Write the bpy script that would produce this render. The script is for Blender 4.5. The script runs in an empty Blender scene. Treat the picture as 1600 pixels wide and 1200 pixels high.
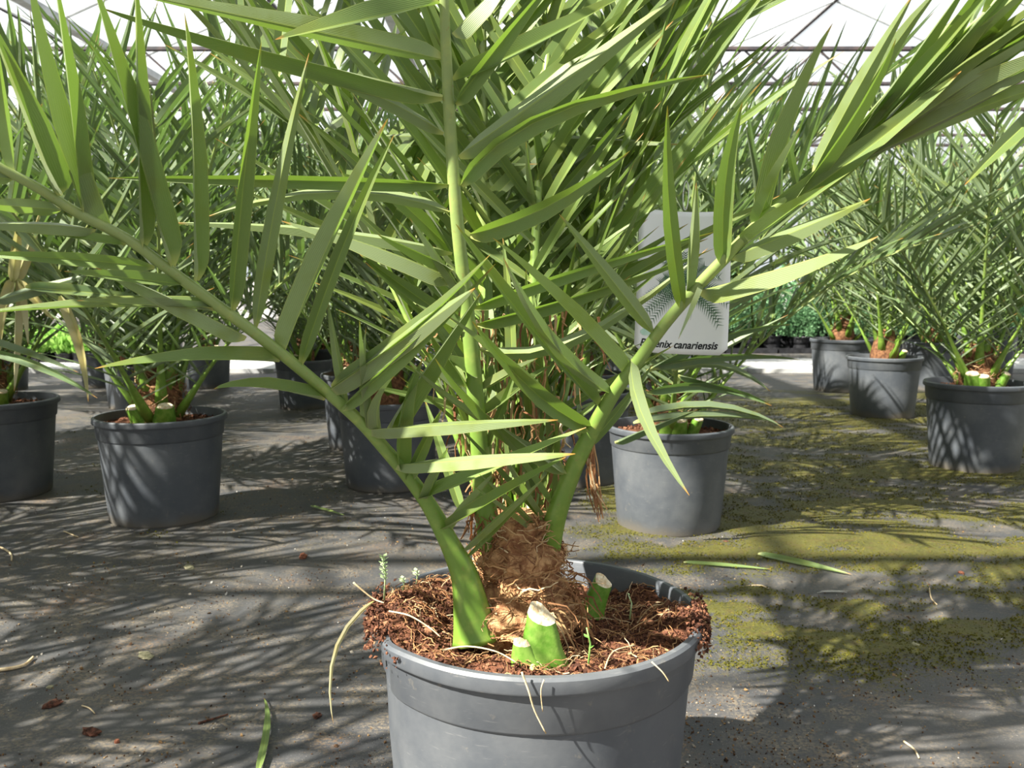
import bpy, math, random
import numpy as np
from mathutils import Vector, Matrix, noise

random.seed(7)
rng = np.random.default_rng(7)
sc = bpy.context.scene
COL = sc.collection
R = math.radians

# ------------------------------------------------------------------ camera
F = 1380.0                      # focal length in pixels of the 1600 wide frame
CAM_H = 0.72
PITCH = math.atan(151.0 / F)
cam_d = bpy.data.cameras.new('camera')
cam_d.sensor_width = 36.0
cam_d.lens = F * 36.0 / 1600.0
cam_d.clip_start = 0.02
cam_d.clip_end = 200
cam_d.dof.use_dof = True
cam_d.dof.focus_distance = 1.0
cam_d.dof.aperture_fstop = 16.0
cam = bpy.data.objects.new('camera', cam_d)
COL.objects.link(cam)
cam.location = (0, 0, CAM_H)
cam.rotation_euler = (math.pi / 2 - PITCH, 0, 0)
sc.camera = cam

# ------------------------------------------------------------------ light
world = bpy.data.worlds.new('world')
sc.world = world
world.use_nodes = True
wn = world.node_tree.nodes
wn['Background'].inputs['Color'].default_value = (0.94, 0.98, 1.0, 1)
wn['Background'].inputs['Strength'].default_value = 0.75
SUN_AZ, SUN_EL = R(-58), R(44)          # azimuth measured from the camera side towards the left
TO_SUN = Vector((math.sin(SUN_AZ) * math.cos(SUN_EL), -math.cos(SUN_AZ) * math.cos(SUN_EL), math.sin(SUN_EL)))
sun_d = bpy.data.lights.new('sun', 'SUN')
sun_d.energy = 15.5
sun_d.angle = R(0.7)
sun_d.color = (1.0, 0.95, 0.84)
sun = bpy.data.objects.new('sun', sun_d)
COL.objects.link(sun)
sun.location = (-4, -4, 8)
sun.rotation_euler = TO_SUN.to_track_quat('Z', 'Y').to_euler()
sc.cycles.max_bounces = 7
sc.cycles.diffuse_bounces = 3
sc.cycles.transmission_bounces = 4
sc.view_settings.view_transform = 'Standard'
sc.view_settings.look = 'None'
sc.view_settings.gamma = 1.0
sc.view_settings.use_curve_mapping = False
sc.view_settings.exposure = 0.36

# ------------------------------------------------------------------ geometry of the view
_fw = Vector((0, math.cos(PITCH), -math.sin(PITCH)))
_up = Vector((0, math.sin(PITCH), math.cos(PITCH)))
_rt = Vector((1, 0, 0))
CAMP = Vector((0, 0, CAM_H))


def ray(px, py):
    return _fw + _rt * ((px - 800) / F) - _up * ((py - 600) / F)


def at(px, py, d):
    r = ray(px, py)
    return CAMP + r * (d / r.y)


def on_ground(px, py, z=0.0):
    r = ray(px, py)
    return CAMP + r * ((z - CAM_H) / r.z)


def mpp(px, py, d):             # metres per pixel there
    return (d / ray(px, py).y) / F


def project(p):
    v = p - CAMP
    dz = v.dot(_fw)
    if dz < 0.02:
        return None
    return 800 + F * v.dot(_rt) / dz, 600 - F * v.dot(_up) / dz, dz


# ------------------------------------------------------------------ materials
MATS = {}


class NT:
    def __init__(self, name):
        m = bpy.data.materials.new(name)
        m.use_nodes = True
        self.m, self.t = m, m.node_tree
        self.t.nodes.clear()
        self.out = self.t.nodes.new('ShaderNodeOutputMaterial')

    def n(self, kind, **kw):
        nd = self.t.nodes.new('ShaderNode' + kind)
        for k, v in kw.items():
            if k[0] == 'i' and k[1:].isdigit():
                self.set(nd.inputs[int(k[1:])], v)
            elif k in nd.inputs:
                self.set(nd.inputs[k], v)
            else:
                setattr(nd, k, v)
        return nd

    def set(self, sock, v):
        if isinstance(v, bpy.types.NodeSocket):
            self.t.links.new(v, sock)
        elif isinstance(v, bpy.types.Node):
            self.t.links.new(v.outputs[0], sock)
        else:
            if isinstance(v, tuple) and len(v) == 3 and sock.type == 'RGBA':
                v = (*v, 1)
            sock.default_value = v

    def math(self, op, a, b=0.0, clamp=False):
        nd = self.n('Math', operation=op, use_clamp=clamp)
        self.set(nd.inputs[0], a)
        self.set(nd.inputs[1], b)
        return nd.outputs[0]

    def mix(self, f, a, b, blend='MIX'):
        nd = self.n('MixRGB', blend_type=blend)
        self.set(nd.inputs[0], f)
        self.set(nd.inputs[1], a)
        self.set(nd.inputs[2], b)
        return nd.outputs[0]

    def ramp(self, f, stops):
        nd = self.n('ValToRGB')
        el = nd.color_ramp.elements
        while len(el) < len(stops):
            el.new(0.5)
        for e, (p, c) in zip(el, stops):
            e.position = p
            e.color = (*c, 1) if len(c) == 3 else c
        self.set(nd.inputs[0], f)
        return nd.outputs[0]

    def noise(self, scale, detail=3.0, vec=None, rough=0.55):
        nd = self.n('TexNoise')
        nd.inputs['Scale'].default_value = scale
        nd.inputs['Detail'].default_value = detail
        nd.inputs['Roughness'].default_value = rough
        if vec is not None:
            self.set(nd.inputs['Vector'], vec)
        return nd.outputs['Fac']

    def step(self, v, lo, hi):
        nd = self.n('MapRange', interpolation_type='SMOOTHSTEP')
        self.set(nd.inputs['Value'], v)
        nd.inputs['From Min'].default_value = lo
        nd.inputs['From Max'].default_value = hi
        return nd.outputs[0]

    def bump(self, h, strength=0.3, dist=0.002):
        nd = self.n('Bump')
        nd.inputs['Strength'].default_value = strength
        nd.inputs['Distance'].default_value = dist
        self.set(nd.inputs['Height'], h)
        return nd.outputs[0]

    def bsdf(self, col, rough=0.5, normal=None, spec=0.5, **kw):
        b = self.n('BsdfPrincipled')
        self.set(b.inputs['Base Color'], col)
        self.set(b.inputs['Roughness'], rough)
        self.set(b.inputs['Specular IOR Level'], spec)
        if normal is not None:
            self.set(b.inputs['Normal'], normal)
        for k, v in kw.items():
            self.set(b.inputs[k], v)
        return b

    def done(self, shader):
        self.t.links.new(shader.outputs[0], self.out.inputs[0])
        MATS[self.m.name] = self.m
        return self.m


def mat_leaf(name, top, under, stripe=0.25, transl=0.42, tipcol=(0.42, 0.20, 0.04), tcol=(0.17, 0.30, 0.022)):
    t = NT(name)
    uv = t.n('UVMap')
    sp = t.n('SeparateXYZ', i0=uv)
    u, v = sp.outputs[0], sp.outputs[1]
    geo = t.n('NewGeometry')
    oi = t.n('ObjectInfo')
    tc = t.n('TexCoord')
    col = t.mix(geo.outputs['Backfacing'], top, under)
    rnd = t.math('MULTIPLY_ADD', oi.outputs['Random'], 0.5)
    t.t.nodes[-1].inputs[2].default_value = 0.75
    col = t.mix(1.0, col, rnd, 'MULTIPLY')
    # parallel veins
    sn = t.math('SINE', t.math('MULTIPLY', u, 120.0))
    col = t.mix(t.math('MULTIPLY', t.math('ADD', sn, 1.0), stripe * 0.5), col, (top[0] * 1.5, top[1] * 1.35, top[2] * 1.2))
    n1 = t.noise(18.0, 3.0, geo.outputs['Position'])
    col = t.mix(t.step(n1, 0.45, 0.75), col, (top[0] * 1.2, top[1] * 1.0, top[2] * 0.6))
    mid = t.math('ABSOLUTE', t.math('SUBTRACT', u, 0.5))
    col = t.mix(t.math('MULTIPLY', t.math('SUBTRACT', 1.0, t.step(mid, 0.0, 0.055)), 0.65), col, (0.36, 0.44, 0.10))
    col = t.mix(t.math('MULTIPLY', t.step(mid, 0.465, 0.5), 0.55), col, (0.36, 0.38, 0.10))
    tip = t.step(t.math('ADD', v, t.math('MULTIPLY', oi.outputs['Random'], 0.02)), 0.94, 1.0)
    col = t.mix(tip, col, tipcol)
    col = t.mix(t.math('SUBTRACT', 1.0, t.step(v, 0.0, 0.055)), col, (0.50, 0.52, 0.17))
    bmp = t.bump(sn, 0.22, 0.0006)
    b = t.bsdf(col, 0.36, bmp, 0.5)
    b.inputs['Sheen Weight'].default_value = 0.10
    b.inputs['Sheen Roughness'].default_value = 0.4
    tl = t.n('BsdfTranslucent', i0=t.mix(0.85, col, (tcol[0], tcol[1], tcol[2])))
    mx = t.n('MixShader', i0=transl)
    t.t.links.new(b.outputs[0], mx.inputs[1])
    t.t.links.new(tl.outputs[0], mx.inputs[2])
    return t.done(mx)


mat_leaf('leaf', (0.145, 0.215, 0.066), (0.215, 0.272, 0.132), 0.22, 0.33)
mat_leaf('leaf_far', (0.108, 0.172, 0.070), (0.172, 0.228, 0.132), 0.2, 0.26, tcol=(0.12, 0.23, 0.025))
mat_leaf('leaf_dry', (0.46, 0.44, 0.24), (0.50, 0.47, 0.30), 0.4, 0.3, tcol=(0.5, 0.46, 0.15))


def mat_stem():
    t = NT('stem')
    tc = t.n('TexCoord')
    a = t.n('Attribute', attribute_name='along')
    v = a.outputs['Fac']
    col = t.ramp(v, [(0.0, (0.135, 0.255, 0.030)), (0.25, (0.14, 0.235, 0.038)), (0.55, (0.20, 0.27, 0.080)), (1.0, (0.24, 0.30, 0.11))])
    n1 = t.noise(60, 3, tc.outputs['Object'])
    col = t.mix(t.math('MULTIPLY', t.step(n1, 0.45, 0.8), 0.35), col, (0.38, 0.42, 0.10))
    n2 = t.noise(220, 2, tc.outputs['Object'])
    col = t.mix(t.math('MULTIPLY', t.step(n2, 0.64, 0.72), 0.4), col, (0.22, 0.16, 0.05))
    b = t.bsdf(col, 0.38, t.bump(n1, 0.12, 0.002), 0.5)
    b.inputs['Subsurface Weight'].default_value = 0.0
    t.done(b)


mat_stem()


def mat_pot():
    t = NT('pot_plastic')
    tc = t.n('TexCoord')
    oi = t.n('ObjectInfo')
    add = t.n('VectorMath', operation='ADD')
    t.set(add.inputs[0], tc.outputs['Object'])
    cmb = t.n('CombineXYZ')
    t.set(cmb.inputs[0], t.math('MULTIPLY', oi.outputs['Random'], 7.0))
    t.set(add.inputs[1], cmb)
    p = add.outputs[0]
    n1 = t.noise(7, 5, p, 0.65)
    n2 = t.noise(55, 4, p, 0.7)
    col = t.mix(t.step(n1, 0.35, 0.75), (0.064, 0.072, 0.085), (0.110, 0.117, 0.126))
    col = t.mix(t.math('MULTIPLY', t.step(n2, 0.60, 0.78), 0.55), col, (0.19, 0.175, 0.15))
    # splash dirt close to the ground
    sp = t.n('SeparateXYZ', i0=tc.outputs['Object'])
    low = t.math('SUBTRACT', 1.0, t.step(t.math('ADD', sp.outputs[2], t.math('MULTIPLY', n1, 0.10)), 0.045, 0.095))
    col = t.mix(t.math('MULTIPLY', low, 0.65), col, (0.17, 0.14, 0.10))
    # scratches
    mp = t.n('Mapping', i0=p)
    mp.inputs['Scale'].default_value = (6, 6, 60)
    n3 = t.noise(6, 2, mp)
    col = t.mix(t.math('MULTIPLY', t.step(n3, 0.66, 0.74), 0.3), col, (0.2, 0.2, 0.2))
    rough = t.math('MULTIPLY_ADD', n1, 0.3)
    t.t.nodes[-1].inputs[2].default_value = 0.30
    t.done(t.bsdf(col, rough, t.bump(n2, 0.10, 0.002), 0.5))


mat_pot()


def mat_simple(name, c1, c2, scale=30, rough=0.8, bump=0.3, dist=0.003, spec=0.3, sharp=(0.35, 0.65)):
    t = NT(name)
    tc = t.n('TexCoord')
    n1 = t.noise(scale, 4, tc.outputs['Object'], 0.65)
    col = t.mix(t.step(n1, *sharp), c1, c2)
    t.done(t.bsdf(col, rough, t.bump(n1, bump, dist) if bump else None, spec))


def mat_attr(name, stops, rough=0.85, spec=0.2, scale=150, dark=0.5):
    """colour from a per-piece random attribute"""
    t = NT(name)
    a = t.n('Attribute', attribute_name='rnd')
    tc = t.n('TexCoord')
    col = t.ramp(a.outputs['Fac'], stops)
    n1 = t.noise(scale, 3, tc.outputs['Object'])
    col = t.mix(t.math('MULTIPLY', n1, dark), col, (0.03, 0.015, 0.008))
    t.done(t.bsdf(col, rough, t.bump(n1, 0.4, 0.002), spec))


mat_simple('soil', (0.045, 0.020, 0.012), (0.14, 0.060, 0.034), 70, 0.95, 0.8, 0.006, 0.1)
mat_attr('soil_crumb', [(0.0, (0.040, 0.016, 0.010)), (0.45, (0.105, 0.040, 0.024)), (0.8, (0.19, 0.078, 0.042)), (1.0, (0.32, 0.16, 0.085))])
mat_attr('fibre', [(0.0, (0.17, 0.065, 0.03)), (0.5, (0.36, 0.18, 0.075)), (0.85, (0.52, 0.32, 0.15)), (1.0, (0.66, 0.52, 0.32))], 0.7)
mat_simple('fibre_wrap', (0.085, 0.036, 0.018), (0.24, 0.115, 0.052), 70, 0.85, 0.9, 0.006)
mat_simple('fibre_front', (0.22, 0.095, 0.042), (0.50, 0.29, 0.14), 80, 0.85, 0.9, 0.006)
mat_simple('cut_wood', (0.72, 0.66, 0.50), (0.50, 0.36, 0.20), 160, 0.8, 0.4, 0.002)
mat_simple('stump_green', (0.085, 0.20, 0.018), (0.16, 0.28, 0.045), 60, 0.45, 0.2)
mat_attr('crumb', [(0.0, (0.030, 0.018, 0.012)), (0.4, (0.12, 0.062, 0.028)), (0.75, (0.30, 0.19, 0.085)), (0.93, (0.42, 0.33, 0.22)), (1.0, (0.75, 0.73, 0.68))])
mat_attr('moss', [(0.0, (0.045, 0.044, 0.008)), (0.5, (0.078, 0.078, 0.011)), (0.85, (0.115, 0.105, 0.016)), (1.0, (0.16, 0.11, 0.030))], 0.95, 0.05, 150, 0.15)
mat_simple('dry_twig', (0.42, 0.30, 0.16), (0.62, 0.50, 0.32), 90, 0.75, 0.3)
mat_simple('stone', (0.20, 0.19, 0.11), (0.34, 0.31, 0.20), 120, 0.9, 0.8, 0.004)
mat_simple('clod', (0.035, 0.016, 0.010), (0.13, 0.05, 0.03), 120, 0.95, 0.9, 0.004)
mat_simple('clod_red', (0.16, 0.055, 0.03), (0.30, 0.12, 0.07), 120, 0.9, 0.8, 0.004)
mat_simple('concrete', (0.36, 0.36, 0.37), (0.50, 0.49, 0.47), 5, 0.9, 0.2)
mat_simple('steel', (0.36, 0.37, 0.38), (0.50, 0.51, 0.52), 4, 0.5, 0.0)
mat_simple('rust_steel', (0.040, 0.038, 0.045), (0.085, 0.062, 0.060), 6, 0.6, 0.1)
mat_simple('wall_panel', (0.50, 0.48, 0.46), (0.60, 0.58, 0.55), 1.2, 0.8, 0.0)
mat_simple('tray_black', (0.012, 0.012, 0.014), (0.030, 0.030, 0.034), 12, 0.45, 0.0)
mat_simple('tag_white', (0.80, 0.81, 0.82), (0.86, 0.86, 0.86), 4, 0.35, 0.0)
mat_simple('print_green', (0.045, 0.11, 0.055), (0.12, 0.22, 0.12), 90, 0.5, 0.0)
mat_simple('print_pale', (0.45, 0.68, 0.55), (0.62, 0.78, 0.68), 40, 0.5, 0.0)
mat_simple('print_black', (0.010, 0.010, 0.014), (0.018, 0.018, 0.02), 40, 0.5, 0.0)
mat_simple('print_grey', (0.55, 0.56, 0.58), (0.62, 0.63, 0.64), 40, 0.5, 0.0)
mat_simple('weed', (0.30, 0.42, 0.18), (0.46, 0.56, 0.34), 200, 0.6, 0.0)
mat_simple('seedling_green', (0.22, 0.52, 0.08), (0.34, 0.62, 0.16), 200, 0.5, 0.0)
mat_simple('pellet', (0.62, 0.48, 0.16), (0.70, 0.56, 0.24), 200, 0.4, 0.0)
mat_simple('feather', (0.42, 0.40, 0.36), (0.58, 0.56, 0.52), 200, 0.7, 0.0)


def mat_foliage(name, c1, c2, tr=0.35):
    t = NT(name)
    a = t.n('Attribute', attribute_name='rnd')
    oi = t.n('ObjectInfo')
    col = t.mix(a.outputs['Fac'], c1, c2)
    k = t.math('MULTIPLY_ADD', oi.outputs['Random'], 0.4)
    t.t.nodes[-1].inputs[2].default_value = 0.8
    col = t.mix(1.0, col, k, 'MULTIPLY')
    b = t.bsdf(col, 0.6, None, 0.3)
    tl = t.n('BsdfTranslucent', i0=col)
    mx = t.n('MixShader', i0=tr)
    t.t.links.new(b.outputs[0], mx.inputs[1])
    t.t.links.new(tl.outputs[0], mx.inputs[2])
    t.done(mx)


mat_foliage('conifer', (0.085, 0.20, 0.085), (0.24, 0.42, 0.22))
mat_foliage('bedding', (0.13, 0.32, 0.04), (0.42, 0.66, 0.16), 0.45)


def mat_glass():
    t = NT('glass_film')
    tr = t.n('BsdfTransparent')
    tr.inputs[0].default_value = (0.97, 0.985, 0.99, 1)
    df = t.n('BsdfTranslucent')
    df.inputs[0].default_value = (0.9, 0.95, 1.0, 1)
    mx = t.n('MixShader', i0=0.10)
    t.t.links.new(tr.outputs[0], mx.inputs[1])
    t.t.links.new(df.outputs[0], mx.inputs[2])
    t.done(mx)


mat_glass()


def mat_ground():
    t = NT('ground_fabric')
    geo = t.n('NewGeometry')
    p = geo.outputs['Position']
    wx = t.n('TexWave', wave_type='BANDS', bands_direction='X')
    wx.inputs['Scale'].default_value = 160
    wx.inputs['Distortion'].default_value = 0.6
    t.set(wx.inputs['Vector'], p)
    wy = t.n('TexWave', wave_type='BANDS', bands_direction='Y')
    wy.inputs['Scale'].default_value = 110
    wy.inputs['Distortion'].default_value = 0.6
    t.set(wy.inputs['Vector'], p)
    weave = t.math('MULTIPLY', wx.outputs['Fac'], wy.outputs['Fac'])
    n_big = t.noise(1.7, 4, p, 0.6)
    n_mid = t.noise(11, 5, p, 0.65)
    n_fine = t.noise(140, 4, p, 0.7)
    n_spk = t.noise(420, 2, p, 0.6)
    col = t.mix(weave, (0.036, 0.038, 0.043), (0.080, 0.080, 0.084))
    col = t.mix(t.math('MULTIPLY', t.step(n_big, 0.38, 0.68), 0.5), col, (0.105, 0.098, 0.090))
    dirt = t.math('MULTIPLY', t.step(n_mid, 0.40, 0.66), t.step(n_fine, 0.42, 0.60))
    col = t.mix(t.math('MULTIPLY', dirt, 0.85), col, (0.185, 0.15, 0.105))
    rust = t.math('MULTIPLY', t.step(t.noise(4.2, 4, p), 0.54, 0.70), t.step(n_fine, 0.45, 0.65))
    col = t.mix(t.math('MULTIPLY', rust, 0.75), col, (0.18, 0.10, 0.045))
    col = t.mix(t.math('MULTIPLY', t.step(n_spk, 0.66, 0.72), 0.6), col, (0.46, 0.43, 0.38))
    # moss growing on the cloth (stored per vertex where it grows)
    ms = t.n('Attribute', attribute_name='moss').outputs['Fac']
    mm = t.step(t.math('ADD', ms, t.math('MULTIPLY', t.math('SUBTRACT', n_fine, 0.5), 2.0)), 0.36, 0.62)
    mcol = t.mix(t.step(n_mid, 0.35, 0.65), (0.044, 0.043, 0.010), (0.082, 0.074, 0.015))
    mcol = t.mix(t.math('MULTIPLY', t.step(t.noise(26, 4, p), 0.48, 0.66), 0.7), mcol, (0.075, 0.048, 0.018))
    mcol = t.mix(t.step(n_fine, 0.4, 0.7), mcol, (0.10, 0.098, 0.022))
    col = t.mix(mm, col, mcol)
    hgt = t.math('ADD', t.math('MULTIPLY', weave, 0.25), t.math('ADD', t.math('MULTIPLY', n_fine, 1.0), t.math('MULTIPLY', mm, 1.5)))
    t.done(t.bsdf(col, t.math('MULTIPLY_ADD', n_mid, 0.35), t.bump(hgt, 0.55, 0.004), 0.35))
    t.m.node_tree.nodes  # keep
    for nd in t.t.nodes:
        if nd.type == 'MATH' and nd.operation == 'MULTIPLY_ADD' and not nd.inputs[2].is_linked:
            nd.inputs[2].default_value = 0.45


mat_ground()

# ------------------------------------------------------------------ mesh helpers


def new_mesh(name, v, f, uv=None, smooth=False, attrs=None):
    me = bpy.data.meshes.new(name)
    me.from_pydata([tuple(map(float, p)) for p in v] if not isinstance(v, np.ndarray) else v.tolist(), [], f if isinstance(f, list) else f.tolist())
    if uv is not None:
        lay = me.uv_layers.new(name='UVMap')
        vi = np.empty(len(me.loops), dtype=np.int32)
        me.loops.foreach_get('vertex_index', vi)
        lay.data.foreach_set('uv', np.asarray(uv, dtype=np.float32)[vi].ravel())
    if attrs:
        for k, a in attrs.items():
            at_ = me.attributes.new(k, 'FLOAT', 'POINT')
            at_.data.foreach_set('value', np.asarray(a, dtype=np.float32))
    if smooth:
        me.polygons.foreach_set('use_smooth', np.ones(len(me.polygons), dtype=bool))
    me.update()
    return me


def obj(name, me, mat=None, parent=None, label=None, cat=None, group=None, kind=None, loc=None):
    o = bpy.data.objects.new(name, me)
    COL.objects.link(o)
    if mat and me is not None and not me.materials:
        me.materials.append(MATS[mat])
    if parent is not None:
        o.parent = parent
    if loc is not None:
        o.location = loc
    if label:
        o['label'] = label
    if cat:
        o['category'] = cat
    if group:
        o['group'] = group
    if kind:
        o['kind'] = kind
    return o


def empty(name, loc, label=None, cat=None, group=None, kind=None):
    o = obj(name, None, None, None, label, cat, group, kind, loc)
    o.empty_display_size = 0.1
    return o


class MB:
    def __init__(s):
        s.v, s.f, s.uv, s.a = [], [], [], []

    def add(s, v, f, uv=None, a=None):
        b = len(s.v)
        s.v.extend(v)
        s.f.extend([tuple(i + b for i in q) for q in f])
        s.uv.extend(uv if uv is not None else [(0.5, 0.5)] * len(v))
        s.a.extend(a if a is not None else [0.5] * len(v))

    def box(s, c, sx, sy, sz, a=None):
        x, y, z = c
        vs = [(x + i * sx / 2, y + j * sy / 2, z + k * sz / 2) for i in (-1, 1) for j in (-1, 1) for k in (-1, 1)]
        s.add(vs, [(0, 1, 3, 2), (4, 6, 7, 5), (0, 4, 5, 1), (2, 3, 7, 6), (0, 2, 6, 4), (1, 5, 7, 3)], None, None if a is None else [a] * 8)

    def tube(s, pts, rad, n=6, flat=None, a=None, cap=True, along=None):
        """pts list of Vector, rad list; flat = (direction, factor) squashes the section"""
        v, f, al = [], [], []
        m = len(pts)
        pu = None
        for i, p in enumerate(pts):
            t = (pts[min(i + 1, m - 1)] - pts[max(i - 1, 0)])
            t = t.normalized() if t.length > 1e-9 else Vector((0, 0, 1))
            if pu is None:
                ref = Vector((0, 0, 1)) if abs(t.z) < 0.9 else Vector((1, 0, 0))
                if flat is not None:
                    ref = flat[0]
                u = (ref - t * ref.dot(t)).normalized()
            else:
                u = (pu - t * pu.dot(t)).normalized()
            pu = u
            w = t.cross(u)
            fl = flat[1] if flat is not None else 1.0
            if isinstance(fl, (list, tuple)):
                fl = fl[i]
            for k in range(n):
                q = 2 * math.pi * k / n
                v.append(p + u * (rad[i] * fl * math.cos(q)) + w * (rad[i] * math.sin(q)))
                al.append(along[i] if along else (a if a is not None else 0.5))
            if i:
                o0, o1 = (i - 1) * n, i * n
                for k in range(n):
                    k2 = (k + 1) % n
                    f.append((o0 + k, o0 + k2, o1 + k2, o1 + k))
        if cap:
            f.append(tuple(range(n))[::-1])
            f.append(tuple(range((m - 1) * n, m * n)))
        s.add(v, f, None, al)

    def mesh(s, name, smooth=False, attr=None, uv=False):
        return new_mesh(name, s.v, s.f, s.uv if uv else None, smooth, {attr: s.a} if attr else None)


def lathe(profile, n=48, deform=None):
    v, f = [], []
    for r, z in profile:
        for k in range(n):
            q = 2 * math.pi * k / n
            rr, zz = (r, z) if deform is None else deform(r, z, q)
            v.append((rr * math.cos(q), rr * math.sin(q), zz))
    for i in range(len(profile) - 1):
        for k in range(n):
            k2 = (k + 1) % n
            f.append((i * n + k, i * n + k2, (i + 1) * n + k2, (i + 1) * n + k))
    f.append(tuple(range(n))[::-1])
    f.append(tuple(range((len(profile) - 1) * n, len(profile) * n)))
    return v, f


# ------------------------------------------------------------------ the leaflet
ROWS = [0.0, 0.03, 0.07, 0.12, 0.28, 0.45, 0.62, 0.80, 0.92, 1.0]


def wprof(v):
    if v < 0.11:
        a = v / 0.11
        return 0.34 + 0.66 * (a * (2 - a))
    if v < 0.42:
        return 1.0
    return max(0.02, max(0.0, 1 - (v - 0.42) / 0.58) ** 0.72)


def leaf_geo(axis, W, normal, fold=0.5, twist=0.0):
    """axis(v)->Vector; two half blades meeting in a folded keel"""
    v, uv, f = [], [], []
    rows = len(ROWS)
    nrm = Vector(normal)
    for i, s in enumerate(ROWS):
        p = axis(s)
        t = (axis(min(1, s + 0.02)) - axis(max(0, s - 0.02))).normalized()
        n0 = (nrm - t * nrm.dot(t)).normalized()
        n1 = Matrix.Rotation(twist * s, 3, t) @ n0
        side = t.cross(n1)
        hw = 0.5 * W * wprof(s)
        fo = fold * (1.0 + 1.6 * math.exp(-s / 0.07))
        c, d = 1 / math.hypot(1, fo), fo / math.hypot(1, fo)
        v += [p - side * (hw * c) + n1 * (hw * d), p, p, p + side * (hw * c) + n1 * (hw * d)]
        uv += [(0, s), (0.5, s), (0.5, s), (1, s)]
        if i:
            a, b = (i - 1) * 4, i * 4
            f += [(a, a + 1, b + 1, b), (a + 2, a + 3, b + 3, b + 2)]
    return v, f, uv


TEMPL = []          # unit leaflets along +Y, upper face +Z
for k in range(7):
    bend = [0.02, 0.06, 0.12, 0.18, 0.26, -0.04, 0.40][k]
    sw = [0.0, 0.03, -0.03, 0.05, -0.05, 0.02, 0.0][k]
    ax = (lambda b, s: (lambda v: Vector((s * math.sin(v * 3.1), v, -b * v * v))))(bend, sw)
    g = leaf_geo(ax, 1.0, (0, 0, 1), [0.5, 0.35, 0.6, 0.45, 0.3, 0.7, 0.4][k], [0, .4, -.4, .7, -.7, .3, .9][k])
    # width is unit: scaled separately along X at placement, so keep fold in X and Z alike
    TEMPL.append(g)
TEMPL_MESH = {}


def templ_mesh(k, mat):
    key = (k, mat)
    if key not in TEMPL_MESH:
        # unit mesh is 0.06 wide for each unit of length
        v, f, uv = TEMPL_U[k]
        me = new_mesh('leaflet', v, f, uv, True)
        me.materials.append(MATS[mat])
        TEMPL_MESH[key] = me
    return TEMPL_MESH[key]


TEMPL_U = []
for k in range(7):
    bend = [0.02, 0.06, 0.12, 0.18, 0.26, -0.04, 0.40][k]
    sw = [0.0, 0.012, -0.012, 0.02, -0.02, 0.01, 0.0][k]
    ax = (lambda b, s: (lambda v: Vector((s * math.sin(v * 3.1), v, -b * v * v))))(bend, sw)
    TEMPL_U.append(leaf_geo(ax, 0.065, (0, 0, 1), [0.5, 0.35, 0.6, 0.45, 0.3, 0.7, 0.4][k], [0, .4, -.4, .7, -.7, .3, .9][k]))
TEMPL_NP = [(np.array([tuple(p) for p in v]), np.array(f), np.array(uv)) for v, f, uv in TEMPL_U]


def leaf_matrix(base, d, nrm, length, width):
    d = d.normalized()
    n = (nrm - d * nrm.dot(d)).normalized()
    x = d.cross(n)
    ws = width / 0.065
    m = Matrix(((x.x * ws, d.x * length, n.x * length, base.x),
                (x.y * ws, d.y * length, n.y * length, base.y),
                (x.z * ws, d.z * length, n.z * length, base.z),
                (0, 0, 0, 1)))
    return m


def join_leaves(leaves, name):
    V, Fc, U = [], [], []
    b = 0
    for k, m, _ in leaves:
        v, f, uv = TEMPL_NP[k]
        M = np.array(m)
        V.append(v @ M[:3, :3].T + M[:3, 3])
        Fc.append(f + b)
        U.append(uv)
        b += len(v)
    return new_mesh(name, np.vstack(V), np.vstack(Fc), np.vstack(U), True)


# ------------------------------------------------------------------ fronds
def orth(n, t):
    return (n - t * n.dot(t)).normalized()


def grow_curve(base, az, e0, L, droop, segs=12, side=0.0):
    """list of (point, tangent, normal)"""
    pts = []
    p = Vector(base)
    for i in range(segs + 1):
        s = i / segs
        e = e0 - droop * s ** 1.4
        a = az + side * s * s
        h = Vector((math.cos(a), math.sin(a), 0))
        t = h * math.cos(e) + Vector((0, 0, math.sin(e)))
        n = h * -math.sin(e) + Vector((0, 0, math.cos(e)))
        pts.append((p.copy(), t, n))
        p = p + t * (L / segs)
    return pts


def curve_frames(pts, axis_xy):
    """frames for a traced rachis; the upper face looks to the middle of the crown and up"""
    out = []
    for i, p in enumerate(pts):
        t = (pts[min(i + 1, len(pts) - 1)] - pts[max(i - 1, 0)]).normalized()
        c = Vector((axis_xy[0] - p.x, axis_xy[1] - p.y, 0))
        c = c.normalized() * 0.7 if c.length > 1e-6 else Vector((0, 0, 0))
        out.append((p, t, orth(Vector((0, 0, 1)) + c, t)))
    return out


def sample(fr, s):
    x = s * (len(fr) - 1)
    i = min(int(x), len(fr) - 2)
    k = x - i
    a, b = fr[i], fr[i + 1]
    return a[0].lerp(b[0], k), a[1].lerp(b[1], k).normalized(), a[2].lerp(b[2], k).normalized()


def smooth_poly(pts, per=4):
    """Catmull-Rom through the points, each (Vector, radius)"""
    out = []
    n = len(pts)
    for i in range(n - 1):
        p0, p1, p2, p3 = pts[max(i - 1, 0)], pts[i], pts[i + 1], pts[min(i + 2, n - 1)]
        for k in range(per):
            t = k / per
            def cr(a, b, c, d):
                return 0.5 * ((2 * b) + (c - a) * t + (2 * a - 5 * b + 4 * c - d) * t * t + (3 * b - a - 3 * c + d) * t ** 3)
            out.append((cr(p0[0], p1[0], p2[0], p3[0]), p1[1] + (p2[1] - p1[1]) * t))
    out.append(pts[-1])
    return out


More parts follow.
